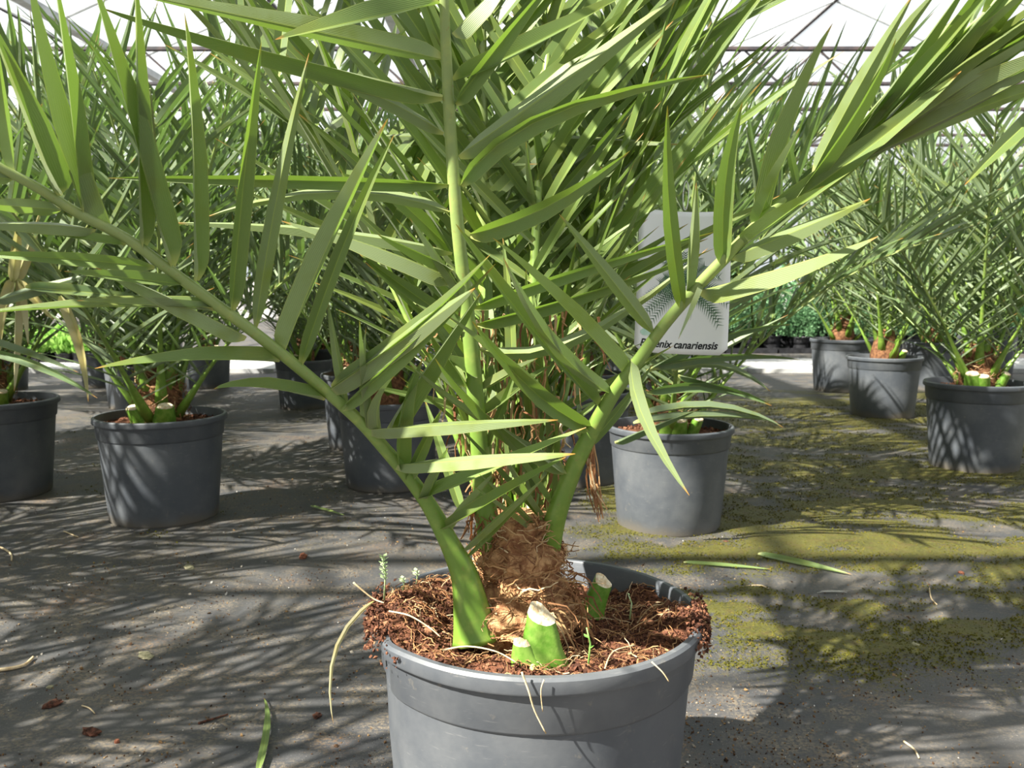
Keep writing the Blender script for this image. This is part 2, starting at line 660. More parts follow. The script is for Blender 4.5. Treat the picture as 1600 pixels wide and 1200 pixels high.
def frond_leaves(fr, L, Lmax, Wmax, n, s0=0.16, rnd=random, spread=(66, 24), lift=(10, 42), only=None):
    """leaflets of a frond: list of (template, matrix, s)"""
    out = []
    for i in range(n):
        for sd in (-1, 1):
            if only and sd != only:
                continue
            s = s0 + (1 - s0) * (i + 0.5 * (sd > 0) + rnd.uniform(-.25, .25)) / n
            s = min(max(s, s0), 0.995)
            tt = (s - s0) / (1 - s0)
            p, t, nr = sample(fr, s)
            lat = t.cross(nr) * sd
            al = R(spread[0] + (spread[1] - spread[0]) * tt + rnd.uniform(-9, 9))
            be = R(rnd.uniform(*lift))
            d = t * math.cos(al) + (lat * math.cos(be) + nr * math.sin(be)) * math.sin(al)
            env = 0.30 + 0.70 * math.sin(math.pi * min(1.0, 0.10 + 0.80 * tt)) if tt < 0.9 else 0.52 - 1.6 * (tt - 0.9)
            ln = Lmax * env * rnd.uniform(0.88, 1.08)
            wd = Wmax * (0.35 + 0.65 * min(1, tt / 0.28)) * rnd.uniform(0.85, 1.1)
            up = nr * math.cos(be) - lat * math.sin(be)
            up = Matrix.Rotation(rnd.uniform(-.6, .6), 3, d) @ up
            out.append((rnd.choice((0, 0, 1, 1, 2, 2, 3, 4, 5)), leaf_matrix(p, d, up, ln, wd), s))
    return out


def rachis_mesh(fr, r0, r1, n=6, base=None):
    mb = MB()
    m = len(fr)
    pts = [q[0] for q in fr]
    rad = []
    for i in range(m):
        s = i / (m - 1)
        r = r0 + (r1 - r0) * s ** 0.6
        if base and s < 0.22:
            r = r + (base - r) * (1 - s / 0.22) ** 1.6
        rad.append(r)
    mb.tube(pts, rad, n, flat=(fr[0][2], 0.62), along=[i / (m - 1) for i in range(m)])
    return mb.mesh('frond', True, 'along')


def finish_palm(root, fronds, mat, limit=300):
    """fronds: list of (rachis mesh, leaves). The leaflets that show largest become objects, the rest one mesh."""
    allv = []
    for fi, (me, lv) in enumerate(fronds):
        for l in lv:
            M = l[1]
            pts = [root.location + (M @ Vector((0, q, 0))) for q in (0.1, 0.5, 0.9)]
            size = 0
            for q in pts:
                pr = project(q)
                if pr and -20 < pr[0] < 1620 and -20 < pr[1] < 1220:
                    size += 1 / pr[2]
            allv.append((size, fi, l))
    allv.sort(key=lambda e: -e[0])
    lim = [e for e in allv[:limit] if e[0] > 0]
    rest = allv[len(lim):]
    objs = []
    for me, lv in fronds:
        o = obj('frond', me, 'stem', root)
        objs.append(o)
    for _, fi, (k, M, s) in lim:
        o = bpy.data.objects.new('leaflet', templ_mesh(k, mat))
        COL.objects.link(o)
        o.parent = objs[fi]
        o.matrix_basis = M
    if rest:
        obj('leaflets', join_leaves([e[2] for e in rest], 'leaflets'), mat, root, kind='stuff')
    return objs


# ------------------------------------------------------------------ pots and soil
def pot_profile(Rr, h, rb):
    def rw(z):
        return rb + (Rr * 0.925 - rb) * z / (h * 0.80)
    return [(0.02, 0.004), (rb * 0.86, 0.004), (rb * 0.93, 0.0), (rb * 0.985, 0.001), (rb, 0.006), (rw(h * .3), h * .3), (rw(h * .6), h * .6),
            (rw(h * .795), h * .795), (Rr * .936, h * .802), (Rr * .945, h * .81), (Rr * .962, h * .935), (Rr * .966, h * .94), (Rr * .995, h * .944),
            (Rr * 1.002, h * .952), (Rr * 1.0, h * .99), (Rr * .985, h), (Rr * .955, h), (Rr * .945, h * .99), (Rr * .925, h * .8), (Rr * .86, h * .45), (0.02, h * .44)]


POT_MESH = {}


def pot_mesh(Rr, h, rb, key=None, deform=None, n=48):
    v, f = lathe(pot_profile(Rr, h, rb), n, deform)
    me = new_mesh('pot', v, f)
    for p in me.polygons:
        p.use_smooth = True
    me.materials.append(MATS['pot_plastic'])
    # keep the moulded steps crisp
    try:
        me.set_sharp_from_angle(angle=R(32))
    except Exception:
        pass
    return me


def soil_mesh(Rr, z, seed, amp=0.012, n=40, rings=12, shape=None):
    v, f = [(0, 0, z + (shape(0, 0) if shape else 0))], []
    for i in range(1, rings + 1):
        r = Rr * i / rings
        for k in range(n):
            q = 2 * math.pi * k / n
            x, y = r * math.cos(q), r * math.sin(q)
            hh = z + amp * noise.fractal(Vector((x * 22, y * 22, seed)), 0.9, 2.0, 4)
            if shape:
                hh += shape(x, y)
            v.append((x, y, hh))
    for k in range(n):
        f.append((0, 1 + k, 1 + (k + 1) % n))
    for i in range(rings - 1):
        a, b = 1 + i * n, 1 + (i + 1) * n
        for k in range(n):
            k2 = (k + 1) % n
            f.append((a + k, b + k, b + k2, a + k2))
    return new_mesh('soil', v, f, None, True)


OCT_V = np.array([(1, 0, 0), (-1, 0, 0), (0, 1, 0), (0, -1, 0), (0, 0, 1), (0, 0, -1)], float)
OCT_F = np.array([(0, 2, 4), (2, 1, 4), (1, 3, 4), (3, 0, 4), (2, 0, 5), (1, 2, 5), (3, 1, 5), (0, 3, 5)])


def crumbs_mesh(name, pts, sizes, seed, flat=0.7, rnd_a=None):
    g = np.random.default_rng(seed)
    n = len(pts)
    pts = np.asarray(pts, float)
    ax = g.normal(size=(n, 3, 3))
    qx, _ = np.linalg.qr(ax)
    sc_ = np.asarray(sizes)[:, None] * g.uniform(0.5, 1.3, (n, 3))
    sc_[:, 2] *= flat
    v = OCT_V[None] * sc_[:, None, :] * g.uniform(0.7, 1.25, (n, 6, 1))
    v = np.einsum('nij,nkj->nki', qx, v) + pts[:, None, :]
    f = OCT_F[None] + (np.arange(n) * 6)[:, None, None]
    a = np.repeat(g.uniform(0, 1, n) if rnd_a is None else rnd_a, 6)
    return new_mesh(name, v.reshape(-1, 3), f.reshape(-1, 3), None, False, {'rnd': a})


def lump(name, size, seed, mat, **kw):
    v, f = [], []
    nu, nv = 12, 8
    for j in range(nv + 1):
        th = math.pi * j / nv
        for i in range(nu):
            q = 2 * math.pi * i / nu
            d = Vector((math.sin(th) * math.cos(q), math.sin(th) * math.sin(q), math.cos(th)))
            r = 1 + 0.45 * noise.fractal(d * 1.9 + Vector((seed, 0, 0)), 0.8, 2, 4)
            v.append((d.x * r * size[0], d.y * r * size[1], d.z * r * size[2] + size[2] * 0.8))
    for j in range(nv):
        for i in range(nu):
            i2 = (i + 1) % nu
            f.append((j * nu + i, (j + 1) * nu + i, (j + 1) * nu + i2, j * nu + i2))
    return obj(name, new_mesh(name, v, f), mat, **kw)


# ------------------------------------------------------------------ ground
def moss_mask(x, y):
    n1 = noise.fractal(Vector((x * 1.5, y * 2.6, 3.1)), 0.8, 2.0, 4)
    n2 = noise.fractal(Vector((x * 7, y * 12, 8.7)), 0.8, 2.0, 3)
    right = min(1, max(0, (x + 0.05 - 0.02 * y) / 0.5))
    far = min(1, max(0, (y - 1.35) / 0.35)) * min(1, max(0, (6.6 - y) / 0.8))
    left = 0.30 * min(1, max(0, (y - 1.7) / 0.6)) * min(1, max(0, (6.4 - y) / 0.8))
    b = max(right * far, left)
    gl = min(1, max(0, (x - 0.2) / 0.4))
    if y < 1.75:
        b *= 0.75 if gl else 1
    return b * (0.58 + 0.60 * n1 + 0.62 * n2)


def gh(x, y):
    return 0.003 * noise.noise(Vector((x * 1.6, y * 1.6, 0.3)))


def build_ground():
    xs = [-30, -22, -16, -12, -9, -7, -5.5, -4.6, -4.0] + list(np.arange(-3.5, 3.9, 0.022)) + [4.4, 5, 6, 8, 11, 15, 22, 30]
    ys = [-12, -8, -5, -3, -2, -1.2, -.7, -.3, 0.0, .25, .45]
    y = 0.6
    while y < 7.2:
        ys.append(y)
        y += max(0.012, 0.0095 * y)
    ys += [7.6, 8.2, 9, 10, 12, 15, 19, 24, 32]
    nx, ny = len(xs), len(ys)
    V = np.zeros((ny, nx, 3))
    A = np.zeros((ny, nx))
    for j, yy in enumerate(ys):
        for i, xx in enumerate(xs):
            m = 0.0
            if 1.1 < yy < 7.0 and -3.6 < xx < 4.0:
                m = moss_mask(xx, yy)
            A[j, i] = m
            V[j, i] = (xx, yy, gh(xx, yy) + 0.006 * max(0, min(1, (m - .35) * 2.5)))
    idx = np.arange(nx * ny).reshape(ny, nx)
    f = np.stack([idx[:-1, :-1], idx[:-1, 1:], idx[1:, 1:], idx[1:, :-1]], -1).reshape(-1, 4)
    me = new_mesh('floor', V.reshape(-1, 3), f, None, True, {'moss': A.ravel()})
    return obj('floor', me, 'ground_fabric', None, 'dark woven ground cloth with dust, crumbs and moss', None, None, 'structure')


build_ground()

# moss tufts standing on the cloth
tuft_p, tuft_s = [], []
rm = random.Random(5)
while len(tuft_p) < 42000:
    yy = 1.3 + 4.2 * rm.random() ** 1.6
    xx = rm.uniform(-0.75, 0.85) * (yy * 0.62 + 0.3)
    m = moss_mask(xx, yy)
    if m + rm.uniform(-.2, .2) > 0.50:
        tuft_p.append((xx, yy, gh(xx, yy) + 0.005))
        tuft_s.append(rm.uniform(0.0011, 0.0027) * (0.8 + 0.15 * yy))
obj('moss', crumbs_mesh('moss', tuft_p, tuft_s, 3, 1.0), 'moss', None, 'olive green moss growing in patches on the ground cloth', 'moss', None, 'stuff')

cr_p, cr_s = [], []
while len(cr_p) < 15000:
    yy = 1.05 + 3.2 * rm.random() ** 1.7
    xx = rm.uniform(-0.8, 0.8) * (yy * 0.62 + 0.25)
    if noise.fractal(Vector((xx * 4, yy * 4, 1)), 0.8, 2, 3) + rm.uniform(-.5, .5) > 0.05:
        s = rm.uniform(0.0009, 0.0026) * (1 if rm.random() < .94 else 1.9)
        cr_p.append((xx, yy, gh(xx, yy) + s * 0.4))
        cr_s.append(s)
obj('ground_crumbs', crumbs_mesh('ground_crumbs', cr_p, cr_s, 9, 0.6), 'crumb', None, 'scattered tan and brown crumbs on the ground cloth', 'debris', None, 'stuff')

# concrete path behind the palms
pb = MB()
y0, y1 = on_ground(800, 583).y, on_ground(800, 566).y
x = -14.0
path_v = []
path = empty('path', (0, y0, 0), 'pale concrete path crossing behind the rows of palms', None, None, 'structure')
slab = None
while x < 14:
    if slab is None:
        m_ = MB()
        m_.box((0, 0, 0.012), 1.97, (y1 - y0), 0.05)
        slab = m_.mesh('slab')
    obj('slab', slab, 'concrete', path, loc=(x + 1, (y1 - y0) / 2, 0))
    x += 2.0

# ------------------------------------------------------------------ greenhouse
GH_Y = 21.0
wall = empty('wall_back', (0, GH_Y, 0), 'glazed greenhouse wall with a low grey base behind the plants', None, None, 'structure')
mb = MB()
mb.box((0, 0, 0.45), 3.96, 0.12, 0.9)
basep = mb.mesh('base_panel')
mb = MB()
mb.box((0, 0, 1.9), 0.14, 0.14, 3.8)
postm = mb.mesh('post')
mb = MB()
mb.box((0, 0, 0), 0.96, 0.012, 2.55)
panem = mb.mesh('pane')
mb = MB()
mb.box((0, 0, 0), 4.0, 0.07, 0.07)
railm = mb.mesh('rail')
for i in range(-6, 7):
    obj('base_panel', basep, 'wall_panel', wall, loc=(i * 4 + 2, 0, 0))
    obj('post', postm, 'steel', wall, loc=(i * 4, 0, 0))
    for z in (0.93, 2.1, 3.5):
        obj('rail', railm, 'steel', wall, loc=(i * 4 + 2, 0, z))
    for j in range(4):
        obj('pane', panem, 'glass_film', wall, loc=(i * 4 + .5 + j, 0, 2.2))
roof = empty('ceiling', (0, 0, 0), 'greenhouse roof of steel gutters, trusses and glass panes', None, None, 'structure')
GZ = 3.9
mb = MB()
mb.box((0, 6, 0), 0.13, 30, 0.10)
gutm = mb.mesh('gutter')
mb = MB()
mb.tube([Vector((-2, 0, 0)), Vector((2, 0, 0))], [.035, .035], 6)
mb.tube([Vector((-2, 0, -.45)), Vector((2, 0, -.45))], [.028, .028], 6)
for k in range(4):
    x = -2 + k
    mb.tube([Vector((x, 0, -.45)), Vector((x + .5, 0, 0))], [.016, .016], 5)
    mb.tube([Vector((x + .5, 0, 0)), Vector((x + 1, 0, -.45))], [.016, .016], 5)
trm = mb.mesh('truss')
mb = MB()
mb.tube([Vector((-2, 0, 0)), Vector((0, 0, .85)), Vector((2, 0, 0))], [.018] * 3, 5)
rafm = mb.mesh('glazing_bar')
mb = MB()
mb.tube([Vector((0, -9, 0)), Vector((0, 21, 0))], [.03, .03], 6)
ridm = mb.mesh('ridge')
mb = MB()
mb.add([(-2, 0, 0), (0, 0, .85), (0, 1.98, .85), (-2, 1.98, 0)], [(0, 1, 2, 3)])
pl = mb.mesh('pane')
mb = MB()
mb.add([(2, 0, 0), (2, 1.98, 0), (0, 1.98, .85), (0, 0, .85)], [(0, 1, 2, 3)])
pr_ = mb.mesh('pane')
mb = MB()
mb.box((0, 0, GZ / 2), 0.10, 0.10, GZ)
colm = mb.mesh('column')
for i in range(-3, 4):
    x = i * 4 - 1.43
    obj('gutter', gutm, 'steel', roof, loc=(x, 0, GZ))
    obj('ridge', ridm, 'rust_steel', roof, loc=(x + 2, 0, GZ + .85))
    for j in range(-1, 6):
        obj('truss', trm, 'rust_steel', roof, loc=(x + 2, j * 4 + .15, GZ - .03))
        if j >= 4:
            obj('column', colm, 'steel', roof, loc=(x, j * 4 + .15, 0))
    for j in range(-3, 10):
        obj('glazing_bar', rafm, 'steel', roof, loc=(x + 2, j * 2 + 1, GZ))
        if j >= -1:
            obj('pane', pl, 'glass_film', roof, loc=(x + 2, j * 2 + 1.01, GZ))
            obj('pane', pr_, 'glass_film', roof, loc=(x + 2, j * 2 + 1.01, GZ))

# ------------------------------------------------------------------ small nursery plants far behind
def tuft_cloud(name, n, fn, size, seed, up=0.6):
    g = random.Random(seed)
    v, f, a = [], [], []
    for _ in range(n):
        p, out, sh = fn(g)
        d = (out + Vector((g.uniform(-.7, .7), g.uniform(-.7, .7), g.uniform(0, 1) * up + .2))).normalized()
        w = d.cross(Vector((g.uniform(-1, 1), g.uniform(-1, 1), g.uniform(-1, 1)))).normalized()
        L, W = size * g.uniform(.7, 1.4), size * .35
        b = len(v)
        v += [p - w * W * .4, p + w * W * .4, p + d * L * .6 + w * W, p + d * L, p + d * L * .6 - w * W]
        f.append((b, b + 1, b + 2, b + 3, b + 4))
        c = min(1, max(0, sh + g.uniform(-.25, .25)))
        a += [c] * 5
    return new_mesh(name, v, f, None, False, {'rnd': a})


def conifer_fn(h, r):
    def fn(g):
        z = g.random() ** 1.1
        rr = r * (math.sin(math.pi * min(1, .18 + .82 * (1 - z)) * .62)) * (.75 + .3 * g.random())
        q = g.uniform(0, 2 * math.pi)
        o = Vector((math.cos(q), math.sin(q), .2))
        return Vector((rr * math.cos(q), rr * math.sin(q), .17 + z * h)), o, g.random()
    return fn


con_f = [tuft_cloud('foliage', 1000, conifer_fn(.34 + .03 * k, .15 + .008 * k), .032, k + 1) for k in range(4)]
vv, ff = lathe(pot_profile(.11, .17, .085), 16)
con_pot = new_mesh('pot', vv, ff, None, True)
con_pot.materials.append(MATS['tray_black'])
con_soil = soil_mesh(.10, .155, 4, .006, 14, 4)


def conifer(x, y, s, k, group, label):
    r = empty('potted_conifer', (x, y, 0.02), label, 'potted plant', group)
    r.scale = (s, s, s)
    r.rotation_euler[2] = k * 1.7
    obj('pot', con_pot, None, r)
    obj('soil', con_soil, 'soil', r)
    obj('foliage', con_f[k % 4], 'conifer', r)


ry = on_ground(1300, 551).y
rc = random.Random(11)
k = 0
for row, (dy, sp, n0, n1, sc0) in enumerate([(0, .27, -7, 27, 1.0), (.34, .29, -9, 27, 1.12), (.8, .34, -9, 25, 1.35), (1.4, .4, -8, 23, 1.6)]):
    for i in range(n0, n1):
        x = i * sp + (row % 2) * .13 + 0.2 + rc.uniform(-.03, .03)
        if x < -2.2:
            continue
        conifer(x, ry + dy + rc.uniform(-.04, .04), sc0 * rc.uniform(.9, 1.1), k, ['front row of small conifers', 'second row of small conifers', 'third row of taller conifers', 'back row of taller conifers'][row],
                ['small green conifer in black pot, front row behind the concrete path', 'small green conifer in the second row behind the path',
                 'taller green conifer in the third row behind the path', 'tall green conifer in the back row before the wall'][row])
        k += 1
mb = MB()
mb.box((0, 0, .01), .56, .34, .02)
for sx in (-1, 1):
    mb.box((sx * .275, 0, .035), .012, .34, .05)
    mb.box((0, sx * .165, .035), .56, .012, .05)
traym = mb.mesh('plant_tray')
for i in range(-3, 13):
    o = obj('plant_tray', traym, 'tray_black', None, 'black plastic tray carrying the front row of conifers', 'tray', 'trays under the front conifers', loc=(i * .58 + .3, ry + .02, 0.0))

# bright leafy bedding plants on the left
def bed_fn(g):
    q = g.uniform(0, 6.283)
    r = .11 * math.sqrt(g.random())
    return Vector((r * math.cos(q), r * math.sin(q), .09 + .13 * g.random())), Vector((math.cos(q) * .5, math.sin(q) * .5, .6)), g.random()


bed_f = [tuft_cloud('foliage', 170, bed_fn, .055, 40 + k_, .8) for k_ in range(3)]
bp = on_ground(80, 572)
for j in range(7):
    for i in range(9):
        x, y = bp.x - 1.15 + i * .2 + rc.uniform(-.03, .03), bp.y + .1 + j * .22
        r = empty('bedding_plant', (x, y, 0.02), 'low bright green leafy bedding plant on the left side bed', 'potted plant', 'bedding plants left of the palms')
        r.rotation_euler[2] = rc.uniform(0, 6)
        s = rc.uniform(.9, 1.15)
        r.scale = (s, s, s)
        obj('pot', con_pot, None, r).scale = (.8, .8, .6)
        obj('foliage', bed_f[(i + j) % 3], 'bedding', r)
    if j % 2 == 0:
        for i in range(3):
            obj('plant_tray', traym, 'tray_black', None, 'black plastic tray under the bright green bedding plants', 'tray', 'trays under the bedding plants', loc=(bp.x - .95 + i * .58, bp.y + .12 + j * .22, 0))

def strands(name, items, seed, parent, mat='fibre', r=.0007):
    """items: (start, end, sag vector)"""
    gg = random.Random(seed)
    mb = MB()
    for a, b, sg, rr in items:
        pts = []
        c = a.lerp(b, .5) + sg
        for i in range(7):
            t = i / 6
            pts.append(a * (1 - t) ** 2 + c * 2 * t * (1 - t) + b * t * t + Vector((gg.gauss(0, 1), gg.gauss(0, 1), gg.gauss(0, 1))) * .0012)
        mb.tube(pts, [rr * (1 - .5 * i / 6) for i in range(7)], 3, a=gg.random(), cap=False)
    return obj(name, mb.mesh(name, False, 'rnd'), mat, parent, kind='stuff')


# ------------------------------------------------------------------ palms around
def trunk_part(root, z, s, seed):
    """fibre wrapped stem base with the stubs of cut leaves"""
    v, f = [], []
    nu, nv = 18, 9
    for j in range(nv):
        q = j / (nv - 1)
        for i in range(nu):
            a = 2 * math.pi * i / nu
            r = s * (0.060 + 0.022 * math.sin(math.pi * (q * .8 + .1))) * (1 - .35 * q) * (1 + .16 * noise.noise(Vector((math.cos(a) * 3, math.sin(a) * 3, q * 4 + seed))))
            v.append((r * math.cos(a), r * math.sin(a), z + s * .20 * q - .02))
    for j in range(nv - 1):
        for i in range(nu):
            i2 = (i + 1) % nu
            f.append((j * nu + i, j * nu + i2, (j + 1) * nu + i2, (j + 1) * nu + i))
    f.append(tuple(range((nv - 1) * nu, nv * nu)))
    obj('trunk', new_mesh('trunk', v, f, None, True), 'fibre_wrap', root)


def stub_part(root, loc, az, s, mesh_cache={}):
    if 'm' not in mesh_cache:
        mb = MB()
        mb.tube([Vector((0, 0, -.02)), Vector((.012, 0, .02)), Vector((.03, 0, .055))], [.032, .028, .022], 8, flat=(Vector((1, 0, 0)), .6), cap=False)
        mesh_cache['m'] = mb.mesh('leaf_stub', True)
        mb = MB()
        mb.tube([Vector((.029, 0, .053)), Vector((.032, 0, .058))], [.0215, .018], 8, flat=(Vector((1, 0, 0)), .6))
        mesh_cache['c'] = mb.mesh('cut_face')
    o = obj('leaf_stub', mesh_cache['m'], 'stump_green', root, loc=loc)
    o.rotation_euler[2] = az
    o.scale = (s, s, s)
    obj('cut_face', mesh_cache['c'], 'cut_wood', o)


def gen_fronds(rnd, z, n, size, az0=0.0, azr=2 * math.pi, e=(40, 86), nl=20, leafw=.020, leafl=.36):
    out = []
    for i in range(n):
        q = i / max(1, n - 1)
        az = az0 + (i * 2.399963) % (2 * math.pi) * azr / (2 * math.pi)
        e0 = R(e[0] + (e[1] - e[0]) * (1 - q) ** 0.8 + rnd.uniform(-5, 5))
        L = size * (0.72 + 0.28 * math.sin(math.pi * (0.25 + 0.6 * q))) * rnd.uniform(.88, 1.08)
        b = Vector((math.cos(az), math.sin(az), 0)) * (.018 + .035 * q) + Vector((0, 0, z + .10 * (1 - q)))
        fr = grow_curve(b, az, e0, L, R(rnd.uniform(16, 46)), 12, rnd.uniform(-.25, .25))
        me = rachis_mesh(fr, .0095 * size, .0022, 6, .028)
        out.append((me, frond_leaves(fr, L, leafl * size, leafw, nl, .10, rnd)))
    return out


def measure(cx, yb, w, yr):
    """a pot from its pixels: base front edge, rim width, rim height"""
    r = ray(cx, yb)
    g = on_ground(cx, yb)
    d = g.y
    Rr = 0.2
    for _ in range(4):
        d = g.y + Rr * .82 * math.cos(math.atan2(g.x, g.y))
        Rr = 0.5 * w * mpp(cx, yr, d)
    p = at(cx, yr, d)
    return Vector((p.x, d, 0)), Rr, p.z


class Rnd(random.Random):
    pass


def near_palm(pix, label, seed, n=15, size=1.15, e=(50, 86), az0=0.0, nl=23, limit=300, height=None, leafw=.021):
    loc, Rr, h = measure(*pix)
    if height:
        h = height
    rnd = random.Random(seed)
    root = empty('potted_palm', loc, label, 'potted palm', 'young palms in grey pots')
    po = obj('pot', pot_mesh(Rr, h, Rr * .82), None, root)
    po.rotation_euler[2] = rnd.uniform(0, 6)
    z = h - .030
    obj('soil', soil_mesh(Rr * .935, z, seed, .012, 40, 12, lambda x, y: .022 * math.exp(-((x * x + y * y) / .0081))), 'soil', root)
    g = np.random.default_rng(seed)
    nn = 500
    rr, qq = Rr * .91 * np.sqrt(g.random(nn)), g.random(nn) * 6.283
    P = np.stack([rr * np.cos(qq), rr * np.sin(qq), np.full(nn, z + .004)], 1)
    obj('soil_crumbs', crumbs_mesh('soil_crumbs', P, g.uniform(.003, .009, nn), seed), 'soil_crumb', root, kind='stuff')
    trunk_part(root, z, 1.0, seed)
    its = []
    for k in range(170):
        a, zz = rnd.uniform(0, 6.283), z + rnd.uniform(-.01, .17)
        r0 = .078 - .14 * max(0, zz - z - .06)
        p0 = Vector((r0 * math.cos(a), r0 * math.sin(a), zz))
        a2, z2 = a + rnd.gauss(0, .5), zz + rnd.uniform(-.03, .05)
        p1 = Vector(((r0 + .010) * math.cos(a2), (r0 + .010) * math.sin(a2), z2))
        its.append((p0, p1, Vector((math.cos(a), math.sin(a), 0)) * rnd.uniform(0, .014), rnd.uniform(.0008, .0022)))
    strands('stem_fibres', its, seed, root)
    for k in range(3):
        a = rnd.uniform(-2.6, -.5)
        stub_part(root, (math.cos(a) * .065, math.sin(a) * .065, z), a, rnd.uniform(.9, 1.25))
    finish_palm(root, gen_fronds(rnd, z, n, size, az0, nl=nl, e=e, leafw=leafw), 'leaf_far', limit)
    return root, Rr, h, z


left_palm = near_palm((-17, 787, 198, 623), 'potted palm cut off by the left edge of the photo', 21, 15, 1.15)
near_palm((251, 825, 198, 647), 'potted palm in dark pot between the left edge and the middle, nearest on that side', 22, 16, 1.2)
mid_palm = near_palm((1047, 840, 196, 663), 'potted palm directly behind the hanging tag, right of the front palm', 23, 16, 1.1)
near_palm((1528, 741, 156, 596), 'potted palm at the right edge with stubs and leaf shadows on its pot', 24, 15, 1.15)
near_palm((560, 706, 116, 583), 'potted palm left of the front palm, in pot half hidden by its stem', 25, 14, 1.1, nl=18, limit=220)

# palms further off: the leaves of a frond are one mesh
FAR = []
for s in range(3):
    rnd = random.Random(100 + s)
    fl = gen_fronds(rnd, .30, 14, 1.12, rnd.uniform(0, 6), nl=22, e=(52, 86), leafw=.020)
    meshes = []
    for me, lv in fl:
        jm = join_leaves(lv, 'leaflets')
        jm.materials.append(MATS['leaf_far'])
        meshes.append((me, jm))
    FAR.append(meshes)
FAR_POT = pot_mesh(.2, .33, .165, n=32)
FAR_SOIL = soil_mesh(.187, .305, 7, .010, 24, 7)
FAR_SOIL.materials.append(MATS['soil'])


def far_palm(loc, s, var, rot, label, group):
    root = empty('potted_palm', loc, label, 'potted palm', group)
    root.scale = (s, s, s)
    root.rotation_euler[2] = rot
    obj('pot', FAR_POT, None, root)
    obj('soil', FAR_SOIL, 'soil', root)
    trunk_part(root, .30, 1.0, var)
    stub_part(root, (.05, -.05, .30), -.8 - rot, 1.1)
    for me, jm in FAR[var]:
        o = obj('frond', me, 'stem', root)
        obj('leaflets', jm, 'leaf_far', o, kind='stuff')
    return root


seen = [
    ((156, 606, 66, 541), 'distant palm in pale grey pot beside the bright green bedding plants'),
    ((205, 640, 86, 560), 'palm in sunlit pot just left behind the near left palm'),
    ((228, 652, 84, 592), 'palm in squat sunlit pot right behind the near left palm'),
    ((325, 608, 72, 548), 'distant palm in dark pot showing right of the near left palm'),
    ((5, 612, 76, 552), 'distant palm behind the pot at the left edge'),
    ((475, 641, 92, 556), 'palm in dark pot crossed by the long left frond of the front palm'),
    ((1382, 655, 113, 557), 'palm in the middle of the right side, leaf shadows on its pot'),
    ((1316, 614, 98, 541), 'palm behind and left of the middle right palm'),
    ((1541, 590, 92, 541), 'palm in dark pot behind the palm at the right edge'),
    ((1085, 577, 78, 512), 'distant palm hidden behind the hanging tag'),
]
for i, (px_, lab) in enumerate(seen):
    loc, Rr, h = measure(*px_)
    far_palm(loc, Rr / .2, i % 3, i * 2.1 + .4, lab, 'young palms in grey pots')

hidden = [(-2.7, 3.9), (-1.9, 4.6), (-.55, 4.3), (.35, 4.2), (-1.15, 5.6), (-.2, 5.6), (.75, 5.4), (-2.6, 6.4), (-3.6, 5.2), (.25, 3.3), (-.45, 3.2),
          (3.4, 4.6), (3.0, 6.3), (4.3, 6.2), (-1.7, 7.0), (-.6, 7.0), (.4, 6.9), (-4.6, 6.8)]
for i, (x, y) in enumerate([(-1.75, .70), (-2.35, 1.75), (-2.9, 2.9)]):  # unseen palms, added so their leaf shadows darken the ground at left
    far_palm(Vector((x, y, 0)), 1.05, i % 3, i * 1.9 + 1, ['unseen palm added to cast leaf shade, nearest on the left', 'unseen palm added to cast leaf shade, left of the left edge palm', 'unseen palm added to cast leaf shade, behind the left edge palm'][i], 'young palms in grey pots')
for i, (x, y) in enumerate(hidden):
    far_palm(Vector((x, y, 0)), random.uniform(.95, 1.12), (i + 1) % 3, i * 1.37, 'palm in the green mass behind, its pot hidden by nearer palms', 'palms merging behind the front rows')

# ------------------------------------------------------------------ the front palm
PX, PD = 838, 1.04
pc = at(PX, 962, PD)
RIM, POT_H, POT_B = 0.200, 0.333, 0.165
FRONT = Vector((pc.x, PD, 0))
front = empty('potted_palm', FRONT, 'large potted palm in the foreground, its stem and soil lit by the sun', 'potted palm', 'young palms in grey pots')


def dent(r, z, q):
    a = math.degrees(q) % 360
    k = max(0, (z - .20) / .13) if r > .12 else 0
    d1 = math.exp(-((a - 197) / 10) ** 2)
    d2 = math.exp(-((a - 214) / 9) ** 2)
    return r * (1 - (.085 * d1 - .018 * d2) * k), z - .010 * d1 * k


obj('pot', pot_mesh(RIM, POT_H, POT_B, None, dent, 96), None, front)
SOIL_Z = POT_H - .030


def soil_shape(x, y):
    r = math.hypot(x, y)
    q = math.degrees(math.atan2(y, x)) % 360
    h = .012 * math.exp(-(r / .09) ** 2) + .004
    h += .040 * math.exp(-(((x + .165) / .055) ** 2 + ((y + .02) / .09) ** 2))       # heap over the left rim
    h += .030 * math.exp(-(((x - .175) / .045) ** 2 + ((y + .03) / .06) ** 2))       # heap on the right rim
    h += .020 * math.exp(-(((x + .02) / .16) ** 2 + ((y + .155) / .04) ** 2))        # front edge
    h += .022 * math.exp(-(((x - .135) / .03) ** 2 + ((y - .105) / .03) ** 2))       # lump at the back right rim
    h += .018 * math.exp(-(((x + .12) / .06) ** 2 + ((y - .09) / .06) ** 2))
    h -= .030 * math.exp(-(((x - .08) / .06) ** 2 + ((y - .115) / .05) ** 2))        # hollow at the back right
    return h


def soil_top(x, y):
    return SOIL_Z + soil_shape(x, y) + .010 * noise.fractal(Vector((x * 22, y * 22, 50)), 0.9, 2.0, 4)


